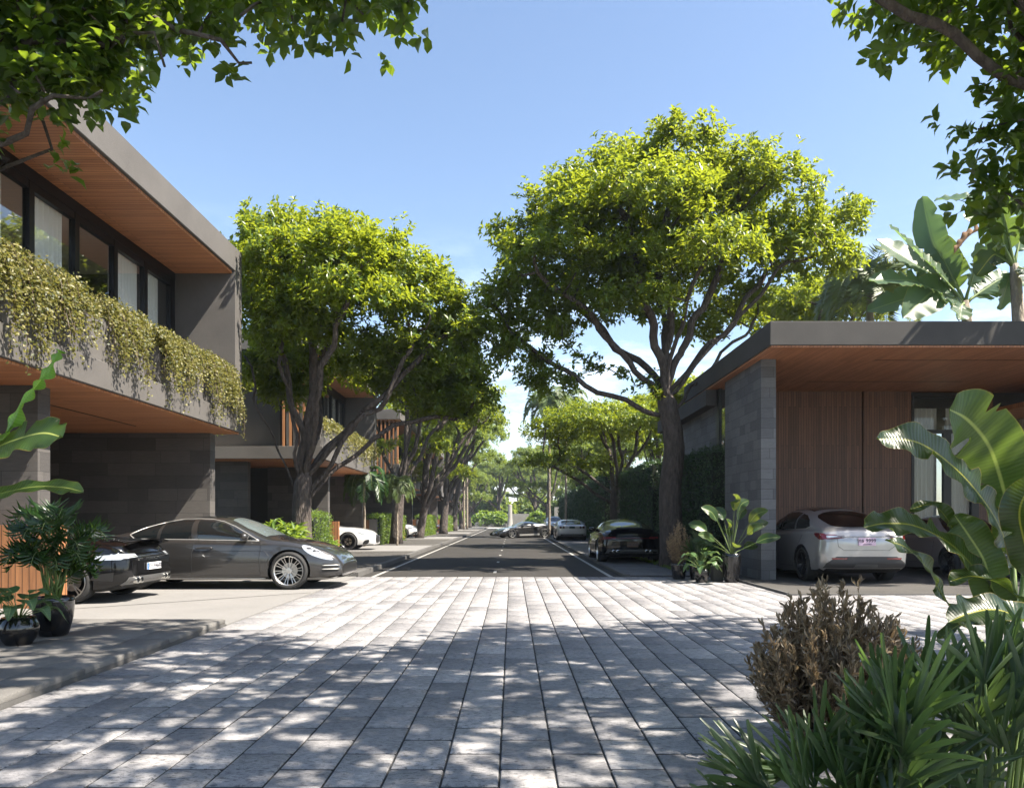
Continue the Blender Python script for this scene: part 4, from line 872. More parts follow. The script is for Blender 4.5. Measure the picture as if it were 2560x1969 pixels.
    def line(s, name, pts, ax, mat, r=.004, off=.0, closed=False, parent=None, n=8, sides=5):
        P = []; k = len(pts); rng_ = range(k if closed else k-1)
        for i in rng_:
            a, b = pts[i], pts[(i+1) % k]
            for q in range(n): P.append(s.hit(a[0]+(b[0]-a[0])*q/n, a[1]+(b[1]-a[1])*q/n, ax, off))
        P.append(P[0].copy() if closed else s.hit(*pts[-1], ax, off))
        return MB().tube(P, r, sides).build(name, mat, parent or s.root, True)
    def smooth(s, pts, n=4):
        p = [np.array(q, float) for q in pts]; k = len(p); out = []
        for i in range(k):
            a, b, c, d = p[i-1], p[i], p[(i+1) % k], p[(i+2) % k]
            for q in range(n):
                t = q/n; out.append(tuple(.5*((2*b)+(-a+c)*t+(2*a-5*b+4*c-d)*t*t+(-a+3*b-3*c+d)*t**3)))
        return out
    def mirror(s, x, z, y=None):
        for sg in (1, -1):
            b = s.hit(x, z, 'L' if sg > 0 else 'R', 0); c = (b.x-.02, b.y+sg*.11, b.z+.06)
            mb = MB(); prof = []
            for i in range(9):
                t = PI*i/8; prof.append((.075*math.sin(t)+.001, -.12*math.cos(t)))
            mb.lathe(prof, 14, (0, 0, 0), axis='y'); mb.v = [(c[0]+v[0]*1.1, c[1]+v[1]*1.0, c[2]+v[2]*.95) for v in mb.v]
            mb.tube([(b.x, b.y-sg*.02, b.z), (c[0], c[1]-sg*.05, c[2]-.06)], [.022, .02], 8)
            mb.build('mirror', s.mat, s.root, True)
    def plate(s, y0, z0, w, h_, ax, mat, text=None, size=.1, off=.012, blue=False, small=None, ink=None):
        c = s.hit(y0, z0, ax, off); sg = 1 if ax == 'F' else -1
        p = MB().box(c.x-.006, c.x+.006, c.y-w/2, c.y+w/2, c.z-h_/2, c.z+h_/2).build('number_plate', mat, s.root, bevel=.002)
        if blue: MB().box(c.x+sg*.0065-.001, c.x+sg*.0065+.001, c.y+(-sg)*(w/2)-(0 if sg < 0 else -.0), c.y-sg*(w/2)+sg*.045, c.z-h_/2+.002, c.z+h_/2-.002).build('plate_band', plate_b, p)
        if text: s.text('plate_lettering', text, (c.x+sg*.009, c.y+(sg*.02 if blue else 0), c.z+(.02 if small else 0)), size, ax, ink or ink_m, p)
        if small: s.text('plate_lettering', small, (c.x+sg*.009, c.y, c.z-h_*.33), size*.36, ax, ink or ink_m, p)
        return p
    def text(s, name, body, loc, size, ax, mat, parent=None, sx=1):
        cu = bpy.data.curves.new(name, 'FONT'); cu.body = body; cu.size = size; cu.align_x = 'CENTER'; cu.align_y = 'CENTER'; cu.extrude = .0015; cu.offset = size*.012; cu.space_character = 1.08
        o = bpy.data.objects.new(name, cu); COL.objects.link(o); bpy.context.view_layer.update()
        me = bpy.data.meshes.new_from_object(o.evaluated_get(bpy.context.evaluated_depsgraph_get())); bpy.data.objects.remove(o)
        q = link(name, me, None, parent or s.root); me.materials.clear(); me.materials.append(mat)
        q.rotation_euler = (R(90), 0, R(90) if ax == 'F' else R(-90)); q.location = loc; q.scale = (sx, 1, 1); return q
def del_keys(o):
    for k in ('label', 'category'):
        if k in o: del o[k]
PLAN = lambda L, a=.80, b=.78: [(0, a), (.10, a+.07), (.30, .955), (.7, .985), (1.4, 1), (L*.55, 1), (L-1.1, .985), (L-.55, .94), (L-.25, .885), (L-.08, b+.04), (L, b-.02)]
# -- shape books
SED = dict(bulge=.5, L=5.05, W=1.94, r=.362, wheels=(1.13, 4.08), flare=.03, gb=.90, ex=2.5, spokes=10, twin=1, rimf=.80, spr=.0085, tw=.27,
    top=[(0, .84), (.10, .95), (.35, 1.01), (.8, 1.11), (1.3, 1.25), (1.8, 1.36), (2.25, 1.41), (2.55, 1.412), (2.9, 1.36), (3.3, 1.20), (3.62, 1.025), (3.75, .985), (4.1, .94), (4.5, .85), (4.8, .74), (4.97, .63), (5.05, .52)],
    belt=[(0, .78), (.2, .88), (.8, .955), (1.6, .955), (3.0, .935), (3.6, .925), (4.05, .90), (4.4, .83), (4.75, .70), (4.97, .58), (5.05, .47)],
    bot=[(0, .30), (.3, .22), (.8, .19), (4.3, .19), (4.7, .19), (5.05, .24)], plan=PLAN(5.05, .84, .76))
N11 = dict(L=4.53, W=1.88, r=.352, wheels=(.84, 3.29), flare=.05, gb=.86, ex=2.25, spokes=5, twin=1, rimf=.80, spr=.012, tw=.30,
    top=[(0, .80), (.06, .91), (.22, .975), (.5, 1.01), (.9, 1.09), (1.4, 1.21), (1.9, 1.285), (2.15, 1.295), (2.45, 1.25), (2.8, 1.10), (3.05, .97), (3.2, .92), (3.6, .86), (4.0, .75), (4.35, .60), (4.53, .48)],
    belt=[(0, .74), (.2, .88), (.6, .93), (1.2, .93), (2.2, .90), (3.0, .87), (3.5, .83), (4.0, .70), (4.35, .55), (4.53, .42)],
    bot=[(0, .30), (.25, .20), (.7, .17), (3.8, .16), (4.2, .17), (4.53, .22)], plan=PLAN(4.53, .84, .74))
SUV = dict(L=4.72, W=1.92, r=.37, wheels=(.95, 3.84), flare=.03, gb=.90, ex=2.5, spokes=10, twin=1, rim=rim_dark, rimf=.76, spr=.011, tw=.26,
    top=[(0, .99), (.06, 1.10), (.2, 1.17), (.5, 1.29), (1.0, 1.47), (1.5, 1.58), (2.0, 1.62), (2.5, 1.61), (2.9, 1.50), (3.35, 1.27), (3.65, 1.10), (3.8, 1.05), (4.2, .97), (4.5, .86), (4.72, .70)],
    belt=[(0, .93), (.15, 1.05), (.5, 1.10), (1.5, 1.08), (3.0, 1.03), (3.7, .99), (4.2, .90), (4.5, .78), (4.72, .62)],
    bot=[(0, .36), (.2, .25), (.6, .20), (4.2, .20), (4.72, .27)], plan=PLAN(4.72, .87, .80))
LIM = dict(L=4.45, W=1.86, r=.35, wheels=(.95, 3.62), flare=.02, gb=.90, ex=2.5, spokes=10, twin=1, rim=rim_dark, rimf=.78, tw=.24,
    top=[(0, .92), (.1, 1.0), (.4, 1.03), (.7, 1.06), (1.2, 1.28), (1.7, 1.42), (2.2, 1.45), (2.6, 1.38), (3.0, 1.17), (3.3, 1.02), (3.45, .98), (3.9, .93), (4.25, .84), (4.45, .70)],
    belt=[(0, .88), (.3, .95), (1.5, .95), (3.0, .93), (3.6, .90), (4.1, .80), (4.45, .62)], bot=[(0, .3), (.3, .22), (4.0, .2), (4.45, .24)], plan=PLAN(4.45, .82, .80))
COUPE = dict(L=4.6, W=1.92, r=.355, wheels=(.85, 3.60), flare=.04, gb=.90, ex=2.3, spokes=5, twin=1, rim=rim_dark, rimf=.80, spr=.014, tw=.27,
    top=[(0, .86), (.1, .95), (.5, 1.03), (1.0, 1.18), (1.5, 1.29), (2.0, 1.33), (2.4, 1.26), (2.8, 1.08), (3.0, .99), (3.2, .96), (3.8, .92), (4.2, .85), (4.45, .76), (4.6, .62)],
    belt=[(0, .80), (.3, .92), (1.5, .93), (3.0, .90), (3.7, .88), (4.1, .80), (4.4, .68), (4.6, .54)], bot=[(0, .3), (.3, .2), (4.2, .17), (4.6, .2)], plan=PLAN(4.6, .82, .80))
SUPER = dict(L=4.62, W=1.96, r=.345, wheels=(.92, 3.56), flare=.05, gb=.84, ex=2.2, spokes=5, twin=1, rimf=.80, spr=.013, tw=.29,
    top=[(0, .78), (.08, .88), (.4, .96), (.9, 1.03), (1.4, 1.13), (1.9, 1.195), (2.3, 1.19), (2.7, 1.05), (3.05, .88), (3.3, .80), (3.7, .74), (4.1, .66), (4.4, .54), (4.62, .40)],
    belt=[(0, .72), (.3, .90), (.9, .93), (1.5, .88), (2.5, .80), (3.1, .76), (3.6, .74), (4.0, .64), (4.4, .47), (4.62, .33)], bot=[(0, .28), (.3, .17), (4.1, .13), (4.62, .15)], plan=PLAN(4.62, .86, .80))
RETRO = dict(L=4.7, W=1.86, r=.35, wheels=(1.0, 3.65), flare=.012, gb=.90, ex=3.0, spokes=5, rim=rim_dark, tw=.27, bulge=.5,
    top=[(0, .92), (.03, .96), (.2, .985), (.6, 1.0), (1.0, 1.10), (1.45, 1.25), (1.9, 1.30), (2.4, 1.29), (2.8, 1.12), (3.1, .98), (3.3, .95), (4.2, .86), (4.6, .74), (4.7, .62)],
    belt=[(0, .88), (.2, .955), (1.0, .95), (2.5, .93), (3.3, .91), (4.2, .83), (4.7, .56)], bot=[(0, .36), (.2, .26), (4.3, .2), (4.7, .26)], plan=[(0, .93), (.08, .96), (.3, .985), (1, 1), (3.6, 1), (4.3, .96), (4.7, .88)])
# -- 1. dark grey four-door fastback, side on
gy = paint('grey_metallic_paint', (.055, .053, .052), .6, .3)
c = Car('parked_car', 'dark grey metallic four-door fastback with silver wheels parked side-on beneath the villa', 'car', SED, gy, (-5.82, 15.63, .012), 0)
frontw = [(2.33, .965), (3.42, .945), (3.20, 1.07), (2.98, 1.175), (2.75, 1.265), (2.55, 1.305), (2.26, 1.325)]
midw = [(1.60, .975), (2.20, .97), (2.16, 1.325), (1.92, 1.315), (1.62, 1.285)]
rearw = [(1.03, 1.04), (1.14, .99), (1.53, .977), (1.555, 1.265), (1.35, 1.215), (1.15, 1.135)]
for ax in 'RL':
    for o_ in (frontw, midw, rearw):
        w_ = c.patch('side_window', o_, ax, carglass, .007, .05)
    c.line('window_trim', [(.99, 1.05), (1.10, .968), (2.3, .952), (3.50, .930), (3.26, 1.065), (3.0, 1.20), (2.75, 1.295), (2.5, 1.345), (2.2, 1.355), (1.85, 1.345), (1.5, 1.285), (1.2, 1.185)], ax, simple('satin_trim', (.42, .41, .39), .38, .45) if 'satin_trim' not in MATS else MATS['satin_trim'], .011, 0, True)
    c.line('door_seam', [(2.26, .94), (2.22, .6), (2.23, .27), (3.54, .27), (3.52, .6), (3.55, .88), (3.46, .93)], ax, trim_m, .006, -.001)
    c.line('door_seam', [(1.02, .88), (1.55, .45), (1.62, .27), (2.2, .27)], ax, trim_m, .0045, -.001)
    c.line('crease', [(2.4, .74), (3.2, .735), (3.62, .74), (3.72, .62), (3.66, .52)], ax, trim_m, .004, -.001)
    c.line('sill_trim', [(1.62, .215), (2.6, .215), (3.62, .215)], ax, MATS['satin_trim'], .020, 0)
    h1 = c.line('door_handle', [(2.31, .79), (2.45, .795), (2.62, .795)], ax, gy, .017, .018)
    c.patch('headlight', c.smooth([(4.33, .845), (4.52, .80), (4.78, .66), (4.90, .565), (4.72, .585), (4.50, .66), (4.36, .76)], 3), ax, lamp_clear, .004, .05)
    c.patch('air_intake', [(4.72, .50), (4.99, .50), (4.99, .34), (4.70, .33)], ax, trim_m, .003, .05)
    c.line('intake_blade', [(4.71, .46), (5.0, .46)], ax, MATS['satin_trim'], .012, .012)
    c.line('intake_blade', [(4.70, .39), (5.0, .39)], ax, MATS['satin_trim'], .012, .012)
c.patch('windscreen', [(2.86, -.50), (2.86, .50), (3.2, .66), (3.58, .70), (3.62, .3), (3.62, -.3), (3.58, -.70), (3.2, -.66)], 'T', carglass_lit, .004, .1)
c.patch('sunroof', [(2.0, -.42), (2.0, .42), (2.7, .42), (2.7, -.42)], 'T', carglass, .003, .1)
c.patch('rear_window', [(.42, -.45), (.42, .45), (1.5, .48), (1.5, -.48)], 'T', carglass, .003, .1)
c.patch('bumper_grille', [(-.7, .24), (.7, .24), (.75, .40), (-.75, .40)], 'F', trim_m, .003, .06)
c.patch('front_splitter', [(-.86, .20), (.86, .20), (.86, .245), (-.86, .245)], 'F', MATS['satin_trim'], .025, .06)
c.mirror(3.27, .96)
# seats seen behind the front side window
bk = MB(); bk.tube([(.02, -.38, .62), (.0, -.38, .85), (-.06, -.38, 1.10)], [.16, .17, .12], 10); bk.tube([(-.06, -.38, 1.12), (-.07, -.38, 1.24)], [.09, .07], 8)
bk.build('seat', beige_m, c.root, True)
# -- 2. black rear-engined coupe, tail towards the forecourt
bk_p = paint('black_paint', (.003, .003, .0035), .0, .2); bk_p.node_tree.nodes['Principled BSDF'].inputs['Specular IOR Level'].default_value = .2; bk_p.node_tree.nodes['Principled BSDF'].inputs['Coat Weight'].default_value = .7
def dress_911(c, plate_mat, txt, blue, word=None, psize=.105):
    for ax in 'LR':
        c.patch('side_window', c.smooth([(1.10, .98), (1.6, .965), (2.72, .94), (2.60, 1.06), (2.38, 1.17), (2.1, 1.215), (1.7, 1.205), (1.35, 1.12)], 3), ax, carglass, .007, .05)
        c.line('door_seam', [(1.55, .90), (1.48, .6), (1.6, .30), (2.75, .28), (2.86, .6), (2.80, .86)], ax, trim_m, .004, -.001)
        c.patch('headlight', c.smooth([(3.98, .70), (4.12, .70), (4.26, .60), (4.20, .52), (4.02, .54)], 3), ax, lamp_clear, .006, .05)
        c.patch('side_vent', [(.16, .36), (.50, .38), (.42, .47), (.14, .50)], ax, trim_m, .004, .05)
        c.patch('tail_light', [(.02, .725), (.05, .79), (.40, .765), (.52, .70), (.40, .69), (.06, .70)], ax, lamp_clear if blue else lamp_red, .004, .04)
    c.patch('rear_window', [(.72, -.38), (.72, .38), (1.0, .47), (1.7, .50), (1.7, -.50), (1.0, -.47)], 'T', carglass_lit, .004, .1)
    c.patch('windscreen', [(2.32, -.46), (2.32, .46), (2.7, .60), (2.98, .66), (3.02, 0), (2.98, -.66), (2.7, -.60)], 'T', carglass, .004, .1)
    c.patch('engine_grille', [(.2, -.42), (.2, .42), (.6, .36), (.6, -.36)], 'T', trim_m, .006, .05)
    for i in range(5): c.line('grille_slat', [(.25+.075*i, -.4), (.25+.075*i, .4)], 'T', bk_p, .011, .012, n=10)
    c.line('light_bar', [(-.70, .745), (0, .75), (.70, .745)], 'B', chrome_m if blue else lamp_red, .009, .002, n=12)
    c.patch('tail_light', [(-.86, .71), (-.86, .79), (-.50, .785), (-.50, .735)], 'B', lamp_clear if blue else lamp_red, .006, .04)
    c.patch('tail_light', [(.86, .71), (.86, .79), (.50, .785), (.50, .735)], 'B', lamp_clear if blue else lamp_red, .006, .04)
    sp = MB(); z = 1.0
    y = [-.62, -.4, 0, .4, .62]; top = [c.hit(.13, q, 'T', .03) for q in y]
    for k in range(4):
        a, b = top[k], top[k+1]; sp.v += [tuple(a), tuple(b), (b.x-.17, b.y*1.02, b.z+.035), (a.x-.17, a.y*1.02, a.z+.035), (a.x, a.y, a.z-.03), (b.x, b.y, b.z-.03), (b.x-.165, b.y*1.02, b.z+.018), (a.x-.165, a.y*1.02, a.z+.018)]
        n = len(sp.v)-8; sp.f += [(n, n+1, n+2, n+3), (n+4, n+7, n+6, n+5), (n+3, n+2, n+6, n+7), (n, n+4, n+5, n+1)]
        if k in (0, 3): e = (0, 3, 7, 4) if k == 0 else (1, 5, 6, 2); sp.f.append(tuple(n+q for q in e))
    sp.build('spoiler', bk_p, c.root)
    c.patch('diffuser', [(-.80, .30), (.80, .30), (.74, .42), (-.74, .42)], 'B', simple('diffuser_grey', (.14, .14, .14), .4, .5) if 'diffuser_grey' not in MATS else MATS['diffuser_grey'], .010, .06)
    for y_ in (-.56, -.43, .43, .56):
        q = c.hit(y_, .355, 'B', 0); ex_ = MB(); ex_.tube([(q.x+.05, q.y, q.z), (q.x-.045, q.y, q.z)], .052, 14, False); ex_.tube([(q.x-.045, q.y, q.z), (q.x-.05, q.y, q.z)], [.052, .04], 14, False); e_ = ex_.build('exhaust_pipe', chrome_m, c.root, True)
        MB().tube([(q.x-.03, q.y, q.z), (q.x-.032, q.y, q.z)], .046, 14).build('pipe_mouth', trim_m, e_)
    c.plate(0, .565, .50 if blue else .34, .115 if blue else .15, 'B', plate_mat, txt, psize, blue=blue, off=.02)
    if word:
        q = c.hit(0, .70, 'B', .012); c.text('lettering', word, (q.x-.004, 0, .695), .075, 'B', chrome_m, sx=1.5)
    c.mirror(2.66, .93)
c = Car('parked_car', 'glossy black sports coupe parked tail-out beside the potted palm and timber gate', 'car', N11, bk_p, (-6.17-2.265, 13.06, .012), PI)
dress_911(c, plate_w, 'XV·P4600', True, 'PORSCHE')
N11b = dict(N11); N11b['W'] = 1.9; N11b['top'] = [(x, z*1.03) for x, z in N11['top']]
c = Car('parked_car', 'black sports coupe seen from behind, parked right of the road before the big tree', 'car', N11b, bk_p, (3.60, 22.95+2.265, .04), PI/2)
dress_911(c, simple('plate_gold', (.10, .055, .03), .4), '1กธ 2223', False, None, .085)
# -- 3. white SUV in the carport
wh = paint('pearl_white_paint', (.36, .355, .35), .45, .28)
c = Car('parked_car', 'pearl white hatchback SUV seen from behind in the carport, pink number plate', 'car', SUV, wh, (7.30, 15.85+2.36, .02), PI/2)
def dress_suv(c, rear=True):
    for ax in 'LR':
        c.patch('side_window', [(.78, 1.19), (.95, 1.145), (1.52, 1.125), (1.56, 1.46), (1.3, 1.42), (1.0, 1.32)], ax, carglass, .007, .05)
        c.patch('side_window', [(1.60, 1.12), (2.38, 1.10), (2.38, 1.50), (2.0, 1.51), (1.63, 1.475)], ax, carglass, .007, .05)
        c.patch('side_window', [(2.44, 1.10), (3.48, 1.075), (3.1, 1.28), (2.75, 1.44), (2.44, 1.495)], ax, carglass, .007, .05)
        c.line('window_trim', [(.70, 1.20), (.95, 1.125), (2.3, 1.09), (3.56, 1.055)], ax, MATS['satin_trim'], .009, 0)
        c.line('door_seam', [(1.0, 1.0), (1.42, .55), (1.5, .3), (2.4, .28), (2.42, 1.05)], ax, trim_m, .004, -.001)
        c.patch('tail_light', c.smooth([(.02, .93), (.10, 1.04), (.42, 1.045), (.30, .97), (.12, .915)], 3), ax, lamp_red, .005, .04)
        c.patch('headlight', c.smooth([(4.05, .85), (4.35, .82), (4.6, .70), (4.45, .67), (4.15, .76)], 3), ax, lamp_clear, .005, .04)
        c.line('arch_trim', [(.95+.42*math.cos(a), .37+.42*math.sin(a)) for a in np.linspace(.15, PI-.15, 12)], ax, trim_m, .012, -.002, n=2)
    c.patch('rear_window', c.smooth([(.26, -.50), (.20, 0), (.26, .50), (.55, .60), (1.05, .56), (1.2, .0), (1.05, -.56), (.55, -.60)], 3), 'T', simple('rear_glass', (.010, .007, .006), .08, 0, 0, .35) if 'rear_glass' not in MATS else MATS['rear_glass'], .005, .08)
    c.patch('windscreen', [(2.8, -.52), (2.8, .52), (3.2, .64), (3.62, .72), (3.68, 0), (3.62, -.72), (3.2, -.64)], 'T', carglass, .004, .1)
    c.patch('sunroof', [(1.4, -.5), (1.4, .5), (2.6, .5), (2.6, -.5)], 'T', carglass, .003, .1)
    c.mirror(3.35, 1.08)
dress_suv(c)
for sg in (-1, 1):
    c.patch('tail_light', [(sg*.86, .925), (sg*.87, 1.03), (sg*.62, 1.02), (sg*.44, .955), (sg*.60, .93)], 'B', lamp_red, .006, .03)
    c.patch('lamp_lens', [(sg*.78, .945), (sg*.78, 1.0), (sg*.60, .995), (sg*.50, .96)], 'B', lamp_clear, .012, .03)
    c.patch('reflector', [(sg*.40, .545), (sg*.72, .545), (sg*.70, .51), (sg*.42, .51)], 'B', lamp_red, .022, .03)
c.patch('lower_bumper', [(-.84, .34), (.84, .34), (.80, .44), (.62, .57), (-.62, .57), (-.80, .44)], 'B', simple('bumper_grey', (.045, .045, .048), .5) if 'bumper_grey' not in MATS else 0, .012, .05)
c.patch('bumper_insert', [(-.26, .345), (.26, .345), (.22, .42), (-.22, .42)], 'B', MATS['diffuser_grey'], .022, .05)
c.line('tailgate_seam', [(-.60, .95), (-.58, .78), (-.46, .70), (.46, .70), (.58, .78), (.60, .95)], 'B', trim_m, .004, .0)
c.line('tailgate_lip', [(-.5, .965), (0, .975), (.5, .965)], 'B', wh, .014, .004)
c.plate(0, .875, .36, .165, 'B', plate_p, 'กธ 9999', .098, small='นครราชสีมา', off=.016)
# -- 4. silver saloon nose-out behind the banana leaves
sv = paint('silver_paint', (.34, .33, .32), .6, .3)
c = Car('parked_car', 'silver saloon facing out of the carport, half hidden by big banana leaves', 'car', LIM, sv, (10.85, 16.65+2.225, .02), -PI/2)
def dress_limo(c, grille=True):
    for ax in 'LR':
        c.patch('side_window', [(.95, 1.02), (1.7, .985), (1.75, 1.34), (1.45, 1.29), (1.15, 1.16)], ax, carglass, .007, .05)
        c.patch('side_window', [(1.8, .985), (3.05, .965), (2.75, 1.15), (2.4, 1.30), (1.82, 1.345)], ax, carglass, .007, .05)
        c.line('window_trim', [(.88, 1.02), (1.7, .965), (3.12, .945)], ax, chrome_m, .008, 0)
        c.line('door_seam', [(1.77, .93), (1.75, .3), (2.95, .3), (3.0, .9)], ax, trim_m, .004, -.001)
        c.patch('headlight', [(3.95, .76), (4.25, .74), (4.40, .64), (4.25, .62), (4.05, .68)], ax, lamp_clear, .005, .04)
    c.patch('windscreen', [(2.45, -.50), (2.45, .50), (2.85, .62), (3.25, .68), (3.3, 0), (3.25, -.68), (2.85, -.62)], 'T', carglass, .004, .1)
    c.patch('rear_window', [(.85, -.55), (.85, .55), (1.3, .5), (1.3, -.5)], 'T', carglass, .004, .1)
    if grille:
        c.patch('grille', [(-.30, .62), (-.22, .42), (-.42, .26), (.42, .26), (.22, .42), (.30, .62)], 'F', trim_m, .006, .05)
        for z_ in (.32, .40, .48, .56): c.line('grille_bar', [(-.24, z_), (.24, z_)], 'F', chrome_m, .006, .010)
    for sg in (-1, 1):
        c.patch('headlight', [(sg*.42, .66), (sg*.78, .70), (sg*.82, .62), (sg*.46, .60)], 'F', lamp_clear, .006, .04)
        c.patch('fog_grille', [(sg*.50, .50), (sg*.80, .44), (sg*.82, .28), (sg*.46, .28)], 'F', trim_m, .006, .04)
    c.mirror(3.02, .97)
dress_limo(c); c.plate(0, .34, .36, .13, 'F', plate_w, None)
# -- 5. the silver retro coupe and the white car beyond it
sv2 = paint('pale_silver_paint', (.50, .50, .51), .5, .3)
c = Car('parked_car', 'pale silver retro coupe with four round tail lamps parked on the right of the road', 'car', RETRO, sv2, (3.70, 47.0+2.35, .04), PI/2)
c.patch('rear_window', [(.55, -.62), (.55, .62), (1.40, .58), (1.40, -.58)], 'T', carglass, .004, .1)
for ax in 'LR': c.patch('side_window', [(1.3, 1.0), (2.95, .975), (2.6, 1.2), (1.7, 1.24)], ax, carglass, .007, .05)
c.line('rear_spoiler', [(-.8, .975), (.8, .975)], 'B', trim_m, .02, -.01)
c.patch('tail_panel', [(-.80, .74), (.80, .74), (.80, .90), (-.80, .90)], 'B', wh, .006, .06)
c.patch('lower_bumper', [(-.7, .32), (.7, .32), (.7, .40), (-.7, .40)], 'B', trim_m, .006, .06)
for y_ in (-.70, -.52, .52, .70):
    q = c.hit(y_, .82, 'B', .004); MB().lathe([(.0, -.012), (.055, -.012), (.062, 0), (.055, .012)], 16, axis='y'); rg = MB(); rg.tube([(q.x+.02, q.y, q.z), (q.x-.012, q.y, q.z)], .072, 18); t_ = rg.build('tail_light', trim_m, c.root, True)
    MB().tube([(q.x-.012, q.y, q.z), (q.x-.018, q.y, q.z)], .036, 14).build('lamp_lens', lamp_red, t_)
c.plate(0, .82, .34, .14, 'B', simple('plate_green', (.02, .05, .05), .4), None)
c.mirror(2.9, .96)
ww = paint('white_paint', (.60, .60, .60), .0, .3)
c = Car('parked_car', 'white SUV facing the camera on the right, beyond the silver retro coupe', 'car', SUV, ww, (4.35, 77+2.36, .04), -PI/2)
dress_suv(c); c.patch('bumper_grille', [(-.6, .36), (.6, .36), (.66, .50), (-.66, .50)], 'F', trim_m, .006, .06)
for sg in (-1, 1): c.patch('headlight', [(sg*.45, .70), (sg*.82, .74), (sg*.84, .66), (sg*.52, .64)], 'F', lamp_clear, .006, .04)
# -- 6. the dark sports car crossing the road
dk = paint('graphite_paint', (.035, .034, .034), .6, .25)
c = Car('sports_car', 'low graphite supercar turning across the road in the middle distance', 'car', SUPER, dk, (.82, 57.0, -.012), PI+R(24))
for ax in 'LR':
    c.patch('side_window', c.smooth([(1.62, .92), (2.2, .87), (2.85, .83), (2.55, 1.0), (2.2, 1.09), (1.75, 1.08)], 3), ax, carglass, .004, .08)
    c.patch('side_intake', [(1.05, .80), (1.5, .60), (1.55, .80), (1.25, .90)], ax, trim_m, .005, .06)
    c.patch('side_skirt', [(1.4, .20), (3.0, .16), (3.0, .28), (1.4, .33)], ax, MATS['satin_trim'], .004, .08)
    c.patch('headlight', c.smooth([(3.75, .70), (4.0, .66), (4.28, .50), (4.1, .50), (3.85, .60)], 3), ax, lamp_clear, .005, .04)
c.patch('windscreen', [(2.3, -.44), (2.3, .44), (2.8, .62), (3.15, .70), (3.25, 0), (3.15, -.70), (2.8, -.62)], 'T', carglass_lit, .004, .1)
c.patch('bumper_grille', [(-.75, .20), (.75, .20), (.70, .31), (-.70, .31)], 'F', trim_m, .008, .06)
c.plate(.1, .31, .3, .13, 'F', plate_w, None)
c.mirror(2.7, .86)
# -- 7. cars nosing out of the carports further down on the left
def dress_coupe(c):
    for ax in 'LR':
        c.patch('side_window', c.smooth([(.9, 1.0), (1.6, .97), (2.72, .94), (2.35, 1.17), (1.9, 1.25), (1.3, 1.17)], 3), ax, carglass, .004, .08)
        c.patch('headlight', c.smooth([(3.98, .76), (4.12, .79), (4.42, .68), (4.30, .62), (4.1, .67)], 3), ax, lamp_clear, .005, .04)
        c.patch('side_intake', c.smooth([(4.28, .40), (4.46, .42), (4.40, .27), (4.20, .24)], 3), ax, trim_m, .005, .04)
    c.patch('windscreen', [(2.15, -.48), (2.15, .48), (2.6, .62), (2.95, .70), (3.02, 0), (2.95, -.70), (2.6, -.62)], 'T', carglass, .004, .1)
    c.patch('grille', c.smooth([(-.42, .34), (-.36, .58), (0, .61), (.36, .58), (.42, .34), (0, .28)], 3), 'F', trim_m, .008, .05)
    c.mirror(2.62, .95)
c = Car('parked_car', 'white coupe with dark wheels nosing out of the second villa carport', 'car', COUPE, ww, (-5.72-2.3, 32.45, .085), 0); dress_coupe(c); WC = c.root
c = Car('parked_car', 'white saloon with upright grille beside the third timber gate on the left', 'car', LIM, ww, (-6.35-2.22, 51.6, .085), 0); dress_limo(c)
c = Car('parked_car', 'dark red coupe at the fourth villa on the left, far away', 'car', COUPE, paint('red_paint', (.16, .015, .02), .3, .3), (-6.35-2.3, 70.2, .085), 0); dress_coupe(c)
d = copytree(WC); d.location = (-6.6-2.3, 73.0, .085); d['label'] = 'white coupe parked just beyond the dark red coupe on the left'
# ================================================================ big-leaved and potted plants
def PX(px, py, Y): return np.array([(px-1279)*Y/1920, Y, 1.36+(1297-py)*Y/1920])
def catmull(pts, n):
    p = np.array(pts, float)
    if len(p) == 2: return p[0]+(p[1]-p[0])*np.linspace(0, 1, n)[:, None]
    q = np.vstack([2*p[0]-p[1], p, 2*p[-1]-p[-2]]); out = []; m = len(p)-1
    for s in np.linspace(0, m, n):
        i = min(int(s), m-1); t = s-i; a, b, c, d = q[i:i+4]
        out.append(.5*((2*b)+(-a+c)*t+(2*a-5*b+4*c-d)*t*t+(-a+3*b-3*c+d)*t**3))
    return np.array(out)
def wprof(u, kind='banana'):
    if kind == 'banana': return (np.clip(u/.16, 0, 1)**.6)*np.clip((1-u)/.22, 0, 1)**.55
    if kind == 'heart': return np.where(u < .25, (u/.25)**.5, np.clip((1-u)/.75, 0, 1)**.75)
    if kind == 'oval': return np.sin(PI*np.clip(u, 0, 1))**.7
    return np.clip(u/.1, 0, 1)*np.clip((1-u)/.08, 0, 1)**.4
